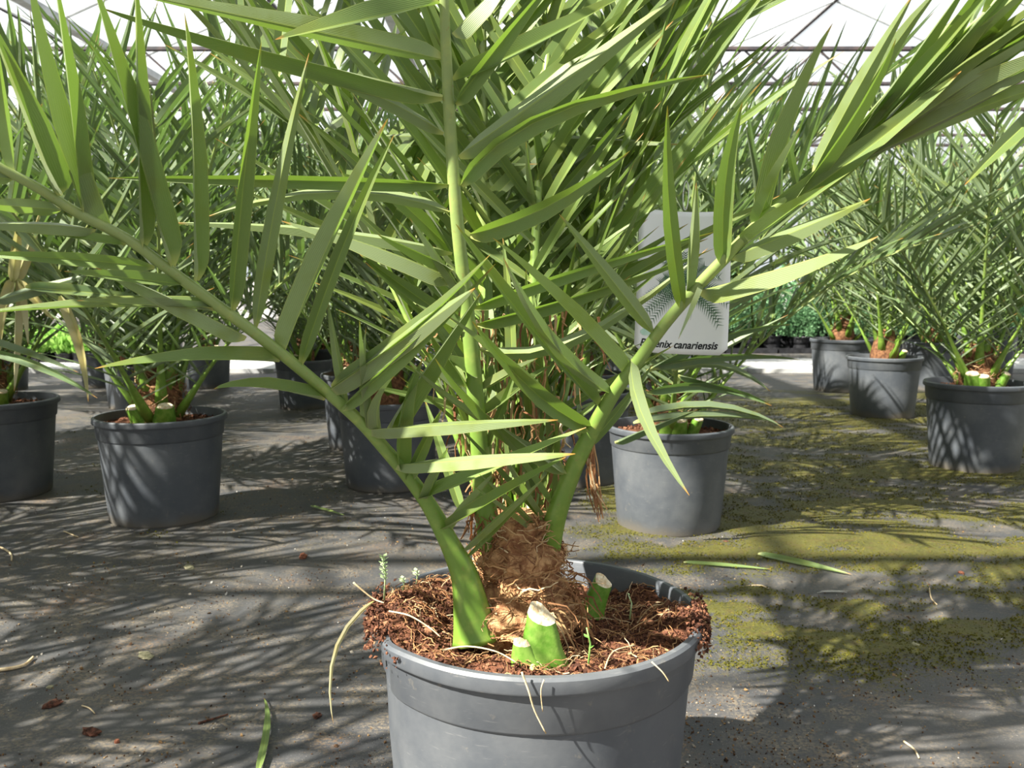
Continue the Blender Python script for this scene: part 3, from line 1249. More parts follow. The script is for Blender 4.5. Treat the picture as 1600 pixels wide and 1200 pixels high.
obj('soil', soil_mesh(RIM * .935, SOIL_Z, 50, .010, 90, 34, soil_shape), 'soil', front)
P, S = [], []
g = random.Random(77)
while len(P) < 11000:
    q, r = g.uniform(0, 6.2832), RIM * .93 * math.sqrt(g.random())
    x, y = r * math.cos(q), r * math.sin(q)
    P.append((x, y, soil_top(x, y) + .001))
    S.append(g.uniform(.0010, .0030) * (1.0 if g.random() < .88 else 1.8))
for k in range(1300):          # crumbs spilling over the rim left and right
    a = math.radians(g.gauss(192, 11)) if k % 2 else math.radians(g.gauss(-14, 8))
    r = RIM * g.uniform(.93, 1.035)
    P.append((r * math.cos(a), r * math.sin(a), POT_H + g.uniform(-.012, .018) - max(0, r - RIM) * 3))
    S.append(g.uniform(.0012, .0038))
obj('soil_crumbs', crumbs_mesh('soil_crumbs', P, S, 78, .8), 'soil_crumb', front, kind='stuff')


it = []
for k in range(800):
    q, r = g.uniform(0, 6.2832), RIM * .93 * math.sqrt(g.random())
    x, y = r * math.cos(q), r * math.sin(q)
    a = Vector((x, y, soil_top(x, y) + .002))
    q2, l = g.uniform(0, 6.2832), g.uniform(.008, .045)
    x2, y2 = x + l * math.cos(q2), y + l * math.sin(q2)
    if math.hypot(x2, y2) > RIM * .95:
        continue
    b = Vector((x2, y2, soil_top(x2, y2) + g.uniform(0, .012)))
    it.append((a, b, Vector((0, 0, g.uniform(0, .012))), g.uniform(.0004, .0009)))
strands('root_fibres', it, 5, front)

# stem base wrapped in brown fibre
TB = at(812, 965, 1.0) - FRONT
TRX, TRY = TB.x, TB.y


def fib_r(q, a):
    base = 0.050 + .020 * math.exp(-((q - .30) / .16) ** 2) - .012 * q
    base += .010 * math.exp(-((q - .72) / .06) ** 2)
    return base * (1 + .22 * noise.fractal(Vector((math.cos(a) * 2.3, math.sin(a) * 2.3, q * 5 + 4)), .8, 2, 4))


vv, ff = [], []
nu, nv = 44, 26
for j in range(nv):
    q = j / (nv - 1)
    for i in range(nu):
        a = 2 * math.pi * i / nu
        r = fib_r(q, a)
        vv.append((TRX + r * math.cos(a), TRY + r * math.sin(a), SOIL_Z - .01 + .165 * q))
for j in range(nv - 1):
    for i in range(nu):
        i2 = (i + 1) % nu
        ff.append((j * nu + i, j * nu + i2, (j + 1) * nu + i2, (j + 1) * nu + i))
ff.append(tuple(range((nv - 1) * nu, nv * nu)))
obj('trunk', new_mesh('trunk', vv, ff, None, False), 'fibre_front', front)
it = []
for k in range(620):
    q, a = g.random() ** .8, g.uniform(0, 6.2832)
    q2, a2 = min(1.08, max(0, q + g.uniform(-.12, .16))), a + g.gauss(0, .55)
    def pt(q_, a_, o):
        r = fib_r(min(q_, 1), a_) + o
        return Vector((TRX + r * math.cos(a_), TRY + r * math.sin(a_), SOIL_Z - .01 + .165 * q_))
    it.append((pt(q, a, .001), pt(q2, a2, g.choice((.002, .004, .008, .016))), Vector((math.cos(a), math.sin(a), 0)) * g.uniform(0, .012), g.uniform(.0005, .0013)))
for k in range(60):       # loose roots reaching right of the stem
    a = g.uniform(-1.6, .5)
    s0 = Vector((TRX + .058 * math.cos(a), TRY + .058 * math.sin(a), SOIL_Z + g.uniform(.03, .10)))
    e0 = s0 + Vector((g.uniform(0, .04), g.uniform(-.03, .01), g.uniform(-.06, .01)))
    it.append((s0, e0, Vector((.012, -.006, g.uniform(0, .02))), g.uniform(.0007, .0018)))
strands('stem_fibres', it, 6, front)

# --- traced fronds: pixels with a depth of their own, radius from the width in the photo
def traced(poly):
    """poly: (px, py, depth, width in pixels)"""
    pts = [(at(x, y, d) - FRONT, w * .5 * mpp(x, y, d)) for x, y, d, w in poly]
    return smooth_poly(pts, 4)


fronds = []


def add_rachis(poly, flat=.75, n=10, flat_base=None):
    pr = traced(poly)
    m = len(pr)
    fr = curve_frames([p for p, r in pr], (TRX, TRY))
    mb = MB()
    mb.tube([p for p, r in pr], [r for p, r in pr], n, flat=(Vector((0, 1, 0)), flat), along=[i / (m - 1) for i in range(m)])
    o = obj('frond', mb.mesh('frond', True, 'along'), 'stem', front)
    return o, fr


LEFT = [(746, 1000, .955, 84), (738, 960, .955, 62), (726, 900, .95, 44), (703, 850, .94, 32), (672, 792, .93, 26), (640, 747, .92, 23), (600, 700, .905, 21), (560, 656, .89, 20),
        (500, 603, .87, 19), (450, 561, .85, 19), (390, 514, .83, 19), (335, 474, .815, 19), (260, 418, .79, 18), (200, 374, .775, 17), (120, 332, .755, 17), (60, 294, .74, 16),
        (0, 262, .725, 15), (-120, 196, .70, 14), (-260, 130, .68, 10)]
CENT = [(790, 930, 1.00, 60), (772, 860, .985, 46), (758, 790, .97, 36), (748, 680, .955, 29), (738, 560, .94, 26), (728, 470, .93, 23), (720, 400, .92, 22), (712, 320, .91, 21),
        (704, 210, .90, 20), (698, 100, .885, 18), (694, 0, .87, 16), (690, -110, .86, 14), (684, -300, .84, 10)]
RIGHT = [(848, 930, 1.0, 44), (852, 890, .995, 42), (860, 840, .985, 38), (874, 790, .97, 32), (900, 724, .955, 28), (930, 664, .94, 25), (962, 610, .92, 22), (1000, 560, .90, 20), (1030, 518, .885, 19),
         (1060, 481, .87, 19), (1100, 437, .855, 19), (1140, 396, .84, 19), (1180, 354, .825, 18), (1215, 321, .812, 18), (1260, 285, .805, 16), (1310, 246, .80, 14), (1370, 192, .795, 12), (1450, 112, .79, 11),
         (1560, 0, .785, 10), (1700, -140, .78, 8)]
BACKL = [(770, 860, 1.06, 40), (752, 760, 1.10, 30), (735, 620, 1.14, 24), (715, 530, 1.17, 22), (680, 450, 1.20, 20), (637, 368, 1.23, 19), (611, 304, 1.26, 18), (584, 229, 1.29, 18), (530, 135, 1.32, 16), (500, 67, 1.35, 16), (462, -10, 1.38, 14), (400, -130, 1.42, 10)]
BACKR = [(815, 860, 1.08, 40), (810, 760, 1.12, 30), (805, 640, 1.16, 28), (820, 520, 1.20, 26), (850, 410, 1.22, 25), (888, 304, 1.25, 24), (932, 209, 1.28, 22), (972, 135, 1.31, 21), (1026, 20, 1.35, 19), (1070, -80, 1.38, 16), (1120, -200, 1.4, 10)]
FARR = [(830, 850, 1.02, 36), (835, 740, 1.06, 30), (850, 620, 1.10, 26), (880, 500, 1.14, 24), (915, 420, 1.17, 22), (952, 354, 1.19, 21), (989, 236, 1.23, 19), (1015, 120, 1.26, 17), (1040, 20, 1.29, 15), (1060, -90, 1.31, 12)]
UPR = [(790, 850, 1.05, 38), (775, 700, 1.08, 32), (762, 520, 1.10, 26), (755, 337, 1.12, 22), (753, 180, 1.13, 19), (752, 50, 1.14, 17), (752, -120, 1.15, 12)]
rach = {k: add_rachis(p) for k, p in dict(LEFT=LEFT, CENT=CENT, RIGHT=RIGHT, BACKL=BACKL, BACKR=BACKR, FARR=FARR, UPR=UPR).items()}


def depth_on(poly, px, py):
    best = None
    for (x0, y0, d0, _), (x1, y1, d1, _) in zip(poly, poly[1:]):
        dx, dy = x1 - x0, y1 - y0
        t = max(0, min(1, ((px - x0) * dx + (py - y0) * dy) / (dx * dx + dy * dy)))
        e = (px - x0 - t * dx) ** 2 + (py - y0 - t * dy) ** 2
        if best is None or e < best[0]:
            best = (e, d0 + (d1 - d0) * t)
    return best[1]


def traced_leaf(parent, poly, bx, by, tx, ty, w, tone='m', mid=None, dd=0.0, base_d=None, origin=None, mat='leaf', name='leaflet', fold=None, twist=None, rl=random.Random(31)):
    org = FRONT if origin is None else origin
    d0 = base_d if base_d is not None else depth_on(poly, bx, by)
    d1 = d0 + dd + rl.uniform(-.02, .02)
    A, B = at(bx, by, d0) - org, at(tx, ty, d1) - org
    if mid:
        M = at(mid[0], mid[1], (d0 + d1) / 2) - org
        C = M * 2 - (A + B) * .5
    else:
        C = (A + B) * .5 + Vector((rl.uniform(-1, 1), rl.uniform(-1, 1), rl.uniform(-.2, 1))) * (B - A).length * .025
    a = (B - A).normalized()
    view = ((A + B) * .5 + org - CAMP).normalized()
    nv_ = orth(-view, a)
    lo, hi = 0, 0
    cand = []
    for deg in range(-54, 55, 6):
        nn = Matrix.Rotation(R(deg), 3, a) @ nv_
        cand.append((nn.dot(TO_SUN), deg, nn))
    cand.sort(key=lambda c: c[0])
    deg, nn = {'b': cand[-1], 'd': cand[0], 'm': cand[len(cand) // 2], 'h': cand[int(len(cand) * .75)], 's': cand[int(len(cand) * .25)]}[tone][1:]
    W = w * mpp((bx + tx) / 2, (by + ty) / 2, (d0 + d1) / 2) / max(.55, math.cos(R(deg)))
    W = min(W * 1.08, .036)
    # the upper face of an erect leaflet may look away from us: the fold opens to either side
    face = 1 if rl.random() < .5 else -1
    v, f, uv = leaf_geo(lambda s: (A * (1 - s) ** 2 + C * (2 * s * (1 - s)) + B * s * s) - A, W, nn * face, fold if fold is not None else rl.uniform(.50, 1.0),
                        twist if twist is not None else rl.uniform(-.35, .35))
    o = obj(name, new_mesh(name, v, f, uv, True), mat, parent, loc=A)
    return o


T_LEFT = [
    # below the rachis, pointing left
    (506, 626, 334, 608, 22, 'b', (412, 606)), (436, 566, 148, 576, 27, 'b', (300, 563)), (386, 526, 150, 418, 25, 'b', (270, 468)), (334, 484, -50, 492, 22, 'b', (150, 480)),
    (283, 444, 100, 424, 22, 'h'), (242, 418, -60, 396, 24, 'm', (100, 404)), (196, 384, -40, 346, 20, 'h'), (150, 358, -70, 352, 26, 'h', (50, 350)), (96, 328, -60, 316, 27, 'm'),
    (335, 486, 120, 470, 14, 'd'), (20, 280, -80, 270, 26, 'm'),
    # above, pointing up
    (86, 304, -22, 20, 42, 'd', (40, 190)), (24, 270, -6, 60, 26, 's'), (178, 362, 44, -50, 37, 'd', (108, 165)), (128, 331, 80, -60, 28, 'd', (108, 150)), (264, 416, 140, -40, 36, 'd', (202, 185)),
    (219, 388, 210, -50, 27, 'd', (214, 170)), (303, 438, 288, 20, 27, 'd', (300, 230)), (362, 484, 408, 66, 29, 's', (381, 280)), (399, 514, 483, 83, 32, 'm', (432, 310)),
    (444, 554, 606, 186, 30, 'd', (512, 385)), (469, 572, 616, 210, 25, 'm', (538, 380)),
    (508, 614, 742, 450, 36, 'h', (640, 523)), (520, 606, 766, 398, 18, 'b', (660, 505)), (532, 638, 774, 412, 26, 's', (640, 545)), (605, 668, 752, 456, 33, 'd', (672, 565)),
    (600, 690, 616, 588, 18, 'd', (590, 640)), (568, 672, 872, 656, 24, 'b', (720, 662), -.06), (613, 727, 899, 709, 23, 'b', (755, 717), -.17), (656, 781, 916, 668, 22, 'b', (780, 730), -.09), (690, 831, 885, 714, 18, 'b', (790, 771), -0.16),
    (720, 862, 848, 749, 14, 'h', (784, 805), -0.12), (728, 870, 836, 765, 9, 's'), (700, 836, 773, 738, 15, 'd', (734, 790)), (664, 790, 700, 700, 16, 'd'), (636, 750, 690, 640, 20, 's'), (625, 735, 660, 560, 22, 'd', (628, 650)), (590, 690, 562, 500, 16, 'd'),
    (545, 648, 512, 470, 16, 's'), (575, 668, 572, 512, 12, 'd'),
]
T_CENT = [
    (706, 52, 810, -50, 27, 'b'), (709, 127, 1012, -28, 34, 'h', (850, 60)), (716, 243, 1075, -18, 38, 'h', (880, 128)), (720, 290, 1110, 116, 32, 's', (850, 184)), (734, 366, 984, 236, 32, 's', (860, 320)),
    (711, 162, 872, -40, 30, 's', (780, 70)), (740, 480, 1118, 362, 24, 's', (900, 425)), (745, 505, 1116, 388, 25, 's', (900, 465)), (750, 545, 1106, 388, 24, 'm', (900, 530)),
    (692, 93, 180, -16, 36, 's', (460, 42)), (693, 148, 152, 10, 30, 'd', (400, 76)), (694, 207, 436, 92, 25, 'h', (570, 140)), (702, 288, 169, 278, 23, 's', (430, 281)), (702, 331, 314, 342, 26, 'm', (520, 300)),
    (707, 394, 260, 348, 25, 'h', (500, 360)), (710, 437, 440, 345, 26, 'b', (580, 383)), (686, 6, 430, 62, 30, 'b', (560, 32)), (735, 520, 560, 395, 25, 'h', (640, 455)), (740, 590, 690, 555, 22, 'b'),
    (730, 600, 672, 520, 22, 'b'), (708, 420, 590, 366, 15, 'd'), (745, 640, 655, 560, 14, 'd'), (728, 470, 640, 340, 18, 's'), (752, 610, 840, 560, 18, 's'), (755, 650, 860, 570, 22, 'h'), (760, 700, 812, 560, 14, 'm'),
]
T_RIGHT = [
    (1092, 454, 1372, 369, 32, 'b', (1230, 416)), (1140, 402, 1360, 310, 30, 'h', (1245, 360)), (1200, 342, 1502, 111, 36, 'h', (1345, 240)), (986, 560, 1077, 774, 28, 'b', (1004, 650)),
    (1024, 524, 874, 335, 32, 'd', (958, 440)), (976, 586, 770, 372, 27, 's', (880, 480)), (960, 618, 787, 403, 32, 's', (870, 545)), (936, 636, 712, 350, 27, 's', (820, 500)),
    (918, 668, 738, 502, 38, 'm', (832, 610)), (910, 688, 696, 492, 24, 's', (800, 580)), (888, 736, 680, 560, 20, 'm', (775, 660)), (886, 735, 640, 570, 16, 's', (740, 650)), (858, 787, 760, 650, 13, 's'), (852, 806, 780, 700, 11, 'm'),
    (843, 826, 748, 740, 10, 'm'), (838, 838, 740, 760, 9, 'h'), (846, 815, 700, 650, 12, 's'),
    (1066, 482, 1043, 165, 28, 'm', (1046, 330)), (1130, 412, 1160, 160, 32, 'm', (1134, 280)), (1201, 342, 1301, 37, 33, 'd', (1238, 200)), (1072, 460, 1088, 285, 22, 'h'),
    (1270, 272, 1428, -10, 32, 'm', (1340, 140)), (1300, 250, 1470, -20, 34, 'm', (1372, 110)), (1318, 236, 1520, -40, 28, 'd', (1410, 110)), (1334, 228, 1560, -30, 30, 'h', (1440, 110)),
    (1346, 220, 1600, -50, 34, 'd', (1470, 95)), (1290, 280, 1680, 20, 34, 's', (1470, 160)), (1320, 262, 1720, 60, 36, 's', (1510, 170)), (1268, 300, 1690, -20, 26, 'd', (1460, 130)), (1362, 250, 1700, 60, 40, 'd', (1520, 150)),
    (1370, 195, 1660, -60, 36, 'm', (1510, 60)), (1400, 168, 1700, -30, 36, 's', (1560, 60)), (1430, 140, 1560, -60, 30, 'm'), (1240, 310, 1400, 60, 20, 'd', (1330, 190)), (1180, 356, 1250, 200, 18, 'd'),
    (1160, 385, 1290, 290, 22, 'd'), (1250, 296, 1640, -60, 24, 's', (1430, 120)), (1285, 268, 1580, -60, 22, 'h', (1430, 100)), (1330, 246, 1690, 10, 30, 'd', (1500, 122)), (1380, 205, 1660, -20, 30, 's', (1520, 90)), (1420, 160, 1640, -60, 34, 'd'), (1440, 150, 1700, 0, 30, 'm'), (1390, 230, 1720, 110, 34, 's', (1540, 165)), (1700, 110, 1507, 289, 34, 'm', (1590, 205)), (1100, 446, 1060, 530, 10, 'd'),
]
T_FARR = [(878, 424, 832, 178, 26, 'd', (848, 300)), (852, 430, 822, 222, 15, 'm', (832, 320)), (926, 440, 938, 288, 18, 'd'), (985, 340, 1020, 112, 16, 'm', (1000, 230)), (1003, 310, 1042, 112, 15, 'h'), (900, 470, 905, 400, 9, 'b'), (930, 520, 1010, 300, 16, 's'), (860, 560, 900, 380, 14, 's'), (835, 600, 822, 420, 18, 's')]
T_BACKL = [(582, 213, 1070, 226, 24, 'h', (820, 214)), (605, 260, 840, 256, 14, 'h'), (645, 364, 700, 325, 12, 'b'), (560, 165, 500, 210, 20, 'h'), (612, 304, 520, 270, 16, 'm'), (540, 150, 640, 40, 18, 'm')]
ntr = 0
for key, poly, tab, dd in (('LEFT', LEFT, T_LEFT, -.05), ('CENT', CENT, T_CENT, -.02), ('RIGHT', RIGHT, T_RIGHT, -.11), ('BACKL', BACKL, T_BACKL, -.20), ('FARR', FARR, T_FARR, -.10)):
    for row in tab:
        mid = row[6] if len(row) > 6 else None
        w = row[4] * (1.0 if row[4] > 15 else 1.05)
        traced_leaf(rach[key][0], poly, *row[:4], w, row[5], mid, row[7] if len(row) > 7 else dd)
        ntr += 1

# leaflets of the fronds at the back of the crown, as they grow
back_lv = []
rnd = random.Random(61)
for key, s0, n, lmax in (('BACKL', .16, 21, .33), ('BACKR', .14, 24, .35), ('FARR', .13, 23, .34), ('UPR', .14, 24, .34)):
    o, fr = rach[key]
    for l in frond_leaves(fr, 1, lmax, .022, n, s0, rnd, (60, 28), (5, 50)):
        back_lv.append((o, l))
# continuing parts of the traced fronds outside the picture
for key, s0 in (('LEFT', .90), ('CENT', .88), ('RIGHT', .93)):
    o, fr = rach[key]
    for l in frond_leaves(fr, 1, .34, .024, 5, s0, rnd, (55, 28), (5, 45)):
        back_lv.append((o, l))
# short erect leaflets crowding the heart of the crown
for k in range(46):
    bx, by = rnd.gauss(800, 48), rnd.uniform(600, 830)
    d0 = rnd.uniform(1.0, 1.10)
    A, B = at(bx, by, d0) - FRONT, at(bx + rnd.gauss(0, 75), by - rnd.uniform(110, 270), d0 + rnd.uniform(-.05, .10)) - FRONT
    vw = (A + FRONT - CAMP).normalized()
    nn = Matrix.Rotation(rnd.uniform(-1, 1), 3, (B - A).normalized()) @ (-vw)
    back_lv.append((rach['UPR'][0], (rnd.choice((0, 1, 2, 5)), leaf_matrix(A, B - A, nn, (B - A).length, rnd.uniform(.010, .019)), 0)))
# further fronds at the rear and the erect young ones
more = []
for az, e0, L in ((80, 80, 1.15), (120, 74, 1.1), (48, 72, 1.1), (155, 66, 1.05), (70, 86, 1.15)):
    b = Vector((TRX + .02 * math.cos(R(az)), TRY + .03 + .03 * math.sin(R(az)), SOIL_Z + .10))
    fr = grow_curve(b, R(az), R(e0), L, R(rnd.uniform(14, 34)), 12, rnd.uniform(-.2, .2))
    o = obj('frond', rachis_mesh(fr, .0095, .0025, 7, .020), 'stem', front)
    for l in frond_leaves(fr, L, .36, .022, 20, .14 if e0 < 80 else .2, rnd, (52, 26), (8, 50)):
        back_lv.append((o, l))
rank = []
for o, l in back_lv:
    c = FRONT + (l[1] @ Vector((0, .5, 0)))
    pr = project(c)
    vis = pr and 0 < pr[0] < 1600 and 0 < pr[1] < 1200
    rank.append(((1 / pr[2]) if vis else 0, o, l))
rank.sort(key=lambda e: -e[0])
n_ind = 300 - ntr
for sz, o, (k, M, s) in rank[:n_ind]:
    q = bpy.data.objects.new('leaflet', templ_mesh(k, 'leaf'))
    COL.objects.link(q)
    q.parent = o
    q.matrix_basis = M
obj('leaflets', join_leaves([e[2] for e in rank[n_ind:]], 'leaflets'), 'leaf', front, kind='stuff')

# cut stump in front of the stem, and one at the right back
def stump(px, py, d, w, h, lean, lab=None):
    b = at(px, py, d) - FRONT
    v, f = [], []
    nu, nv = 18, 7
    for j in range(nv):
        q = j / (nv - 1)
        for i in range(nu):
            th = 2 * math.pi * i / nu
            rr = w * (1.25 - .62 * q ** .7) * (1 + .16 * math.cos(3 * th + .6) + .10 * noise.noise(Vector((math.cos(th) * 2, math.sin(th) * 2, q * 3 + px))))
            cut = q * h * (1 + .22 * math.cos(th - 2.2) * q)
            v.append((b.x + lean * q + rr * math.cos(th), b.y + rr * .75 * math.sin(th), b.z - .012 * (1 - q) + cut))
    for j in range(nv - 1):
        for i in range(nu):
            i2 = (i + 1) % nu
            f.append((j * nu + i, j * nu + i2, (j + 1) * nu + i2, (j + 1) * nu + i))
    o = obj('leaf_stub', new_mesh('leaf_stub', v, f, None, True), 'stump_green', front)
    top = [Vector(p) for p in v[-nu:]]
    c = sum(top, Vector()) / nu
    cv = [tuple(p) for p in top] + [tuple(c.lerp(p, .6) + Vector((0, 0, .0025 + .003 * noise.noise(p * 300)))) for p in top] + [tuple(c + Vector((0, 0, .001)))]
    cf = [(i, (i + 1) % nu, nu + (i + 1) % nu, nu + i) for i in range(nu)] + [(nu + i, nu + (i + 1) % nu, 2 * nu) for i in range(nu)]
    obj('cut_face', new_mesh('cut_face', cv, cf), 'cut_wood', o, 'pale cut end')
    return o


stump(844, 1026, .90, .0225, .047, .000)
stump(820, 1024, .888, .014, .014, -.004)
stump(916, 950, 1.06, .016, .035, .02)

# dried brown leaf hanging below the right frond, fibres in the crown
it = []
for k in range(26):
    x0 = 921 + g.uniform(-6, 8)
    it.append((at(x0, 690, .955) - FRONT, at(935 + g.gauss(0, 6), 800 + g.uniform(-25, 12), .95) - FRONT, Vector((g.uniform(-.012, .002), 0, 0)), g.uniform(.0007, .0018)))
strands('dried_leaf', it, 8, front)
it = []
for k in range(300):
    x0, y0 = g.gauss(805, 58), g.uniform(480, 830)
    l = g.uniform(15, 90)
    if y0 > 600:
        k2 = (y0 - 600) / 230
        x0 = min(max(x0, 700 + 60 * k2), 915 - 80 * k2)
        l = min(l, 880 - y0)
    dd = g.uniform(.98, 1.08)
    it.append((at(x0, y0, dd) - FRONT, at(x0 + g.gauss(0, 10), y0 + l, dd) - FRONT, Vector((g.uniform(-.008, .008), 0, 0)), g.uniform(.0005, .0024)))
for k in range(40):
    x0, y0 = g.gauss(755, 14), g.uniform(720, 850)
    it.append((at(x0, y0, .965) - FRONT, at(x0 + g.gauss(0, 12), y0 + g.uniform(20, 60), .965) - FRONT, Vector((g.uniform(-.006, .006), 0, 0)), g.uniform(.0008, .002)))
strands('crown_fibres', it, 12, front)

# long loose roots on the soil and over the rim
def root_line(pix, d, r=.0011, mat='dry_twig', name='root'):
    pts = [(at(x, y, dd) - FRONT, r) for (x, y), dd in zip(pix, d)]
    sm = smooth_poly(pts, 4)
    mb = MB()
    mb.tube([p for p, _ in sm], [q * (1 - .4 * i / len(sm)) for i, (_, q) in enumerate(sm)], 5)
    return obj(name, mb.mesh(name, True), mat, front)


root_line([(608, 955), (640, 962), (670, 980), (688, 995)], [.95, .93, .915, .905])
root_line([(692, 1016), (730, 1010), (775, 1018), (808, 1036)], [.885, .88, .872, .862])
root_line([(815, 1050), (826, 1080), (835, 1110), (853, 1146)], [.835, .832, .832, .832], .0012)
root_line([(850, 1062), (845, 1080), (848, 1112)], [.834, .832, .832], .0008)
root_line([(1018, 1034), (1035, 1050), (1045, 1065)], [.875, .87, .868], .0009)
root_line([(945, 1045), (958, 1018), (992, 1008)], [.86, .87, .88], .0009)
# the dead strip hanging out of the pot on the left
o = traced_leaf(front, None, 584, 940, 521, 1132, 6.5, 's', (524, 1018), 0, .99, None, 'leaf_dry', 'dead_leaf_strip', .3, .4)
root_line([(552, 910), (566, 922), (584, 936), (600, 942)], [.985, .985, .985, .98], .0012)

# weeds sprouting at the pot edge
def weed(px, py, d, h, n, mat, size):
    b = at(px, py, d) - FRONT
    mb = MB()
    mb.tube([b + Vector((0, 0, -.01)), b + Vector((.002, 0, h * .5)), b + Vector((-.002, 0, h))], [.0012, .001, .0007], 5)
    o = obj('weed', mb.mesh('weed', True), mat, front)
    mb = MB()
    for k in range(n):
        z = h * (.35 + .65 * k / max(1, n - 1))
        q = k * 2.4
        c = b + Vector((0, 0, z))
        dv = Vector((math.cos(q), math.sin(q), .5)).normalized() * size
        w = dv.cross(Vector((0, 0, 1))).normalized() * size * .4
        mb.add([c, c + dv * .5 + w, c + dv, c + dv * .5 - w], [(0, 1, 2, 3)])
    obj('weed_leaves', mb.mesh('weed_leaves'), mat, o)


weed(600, 925, 1.02, .044, 26, 'weed', .007)
weed(650, 905, 1.12, .012, 8, 'weed', .007)
weed(629, 915, 1.07, .010, 8, 'weed', .006)
weed(919, 1030, .885, .034, 3, 'seedling_green', .007)
weed(984, 955, 1.02, .020, 2, 'weed', .004)
pb_ = at(832, 1046, .86) - FRONT
obj('fertiliser_pellet', lump('fertiliser_pellet', (.0030, .0030, .0030), 3, 'pellet').data, 'pellet', front, loc=pb_)
bpy.data.objects.remove([o for o in bpy.data.objects if o.name.startswith('fertiliser_pellet') and o.parent is None][0])

# ------------------------------------------------------------------ neighbours' leaves that cross the picture
lp = left_palm[0]
org = lp.location
for a in ((95, 462, 138, 628, 17, 'h', (126, 540)), (24, 436, 22, 612, 20, 'b'), (24, 436, 0, 560, 34, 'h', (6, 490)), (26, 436, 44, 540, 26, 'b'), (30, 440, 84, 500, 18, 'm'), (24, 440, 62, 330, 34, 'h'), (20, 440, 30, 340, 26, 'm')):
    traced_leaf(lp, None, *a[:5], a[5], a[6] if len(a) > 6 else None, 0, 2.25, org, 'leaf_dry', 'dry_leaflet')
for a in ((-20, 535, 122, 582, 14, 'd'), (-20, 548, 152, 622, 13, 's', (70, 575)), (-10, 470, 140, 428, 20, 'h'), (40, 450, 250, 470, 22, 'h')):
    traced_leaf(lp, None, *a[:5], a[5], a[6] if len(a) > 6 else None, 0, 2.2, org, 'leaf_far', 'leaflet')
mp_ = mid_palm[0]
for a in ((1010, 578, 1236, 507, 16, 'd', (1130, 525)), (1020, 575, 1250, 562, 14, 's', (1140, 556)), (1050, 580, 1204, 612, 14, 's', (1130, 572)), (1060, 585, 1160, 616, 10, 'd'), (1010, 612, 1206, 634, 18, 's', (1110, 604)),
          (1000, 650, 1224, 668, 16, 's', (1120, 636)), (990, 662, 1215, 660, 15, 's', (1110, 650)), (960, 690, 1090, 640, 12, 'd')):
    traced_leaf(mp_, None, *a[:5], a[5], a[6] if len(a) > 6 else None, 0, 2.3, mp_.location, 'leaf_far', 'leaflet')

# ------------------------------------------------------------------ hanging tag
TD = 1.30
tc_ = at(1066, 438, TD)
TW, TH = 142 * mpp(1066, 438, TD), 232 * mpp(1066, 438, TD)
tag = empty('plant_tag', tc_, 'white hanging plant tag with a printed palm and black lettering', 'tag')
tag.rotation_euler = (R(-10), R(2.5), R(-4))


def bendf(x, y, off=0.0):
    k = .9
    z = -.9 * x * x * 4 + .012 * max(0, (y / TH + .1)) ** 2 * 6
    return (x, z - off, y)


def sheet(x0, x1, y0, y1, off, nx=10, ny=12, rc_=0.0):
    v, f = [], []
    for j in range(ny + 1):
        for i in range(nx + 1):
            u, w = i / nx, j / ny
            x, y = x0 + (x1 - x0) * u, y0 + (y1 - y0) * w
            if rc_:
                for sy, yy in ((1, y1), (-1, y0)):
                    dy = abs(y - yy)
                    if dy < rc_:
                        ins = rc_ - math.sqrt(max(0, rc_ ** 2 - (rc_ - dy) ** 2))
                        x = min(max(x, x0 + ins), x1 - ins)
            v.append(bendf(x, y, off))
    for j in range(ny):
        for i in range(nx):
            a = j * (nx + 1) + i
            f.append((a, a + 1, a + nx + 2, a + nx + 1))
    return v, f


v, f = sheet(-TW / 2, TW / 2, -TH / 2, TH / 2, 0, 14, 24, .010)
card = obj('card', new_mesh('card', v, f, None, True), 'tag_white', tag)
sm = card.modifiers.new('thickness', 'SOLIDIFY')
sm.thickness = .0006
sm.offset = -1
mb = MB()
gp = random.Random(9)
cx, cy = .004, -.028
for k in range(23):
    a = R(-20 + 220 * k / 22)
    L = .052 * gp.uniform(.8, 1.2)
    pts = []
    for i in range(17):
        t = i / 16
        px_ = cx + math.cos(a) * L * t * (1.0)
        py_ = cy + .012 + math.sin(a) * L * 1.15 * t - .030 * t * t * abs(math.cos(a))
        pts.append(Vector((px_, py_, 0)))
    for i in range(3, 17):
        p, tdir = pts[i], (pts[i] - pts[i - 1]).normalized()
        nr = Vector((-tdir.y, tdir.x, 0))
        for sd in (-1, 1):
            e = p + (nr * sd * .8 + tdir * .7).normalized() * .014 * (1.15 - .5 * i / 16)
            w = .0010
            mb.add([bendf(p.x - tdir.x * w, p.y - tdir.y * w, .0004), bendf(p.x + tdir.x * w, p.y + tdir.y * w, .0004), bendf(e.x, e.y, .0004)], [(0, 1, 2)])
obj('printed_palm', mb.mesh('printed_palm'), 'print_green', tag)
mb = MB()
ring = []
for i in range(24):
    q = 2 * math.pi * i / 24
    ring.append(bendf(cx + .014 * math.cos(q), cy - .004 + .0016 * math.sin(q), .0004))
mb.add(ring, [tuple(range(24))])
for i in range(10):
    x0 = cx + .0135
    mb.add([bendf(x0 - .0004 * i, cy - .008 - .0022 * i, .0004), bendf(x0 - .0004 * i + .0007, cy - .008 - .0022 * i, .0004), bendf(x0 - .0004 * (i + 1) + .0007, cy - .0102 - .0022 * i, .0004), bendf(x0 - .0004 * (i + 1), cy - .0102 - .0022 * i, .0004)], [(0, 1, 2, 3)])
obj('printed_pot', mb.mesh('printed_pot'), 'print_grey', tag)
v, f = sheet(-TW / 2 + .008, -TW / 2 + .024, -TH / 2 + .024, -TH / 2 + .034, .0004, 6, 3, .004)
obj('printed_mark', new_mesh('printed_mark', v, f), 'print_pale', tag)
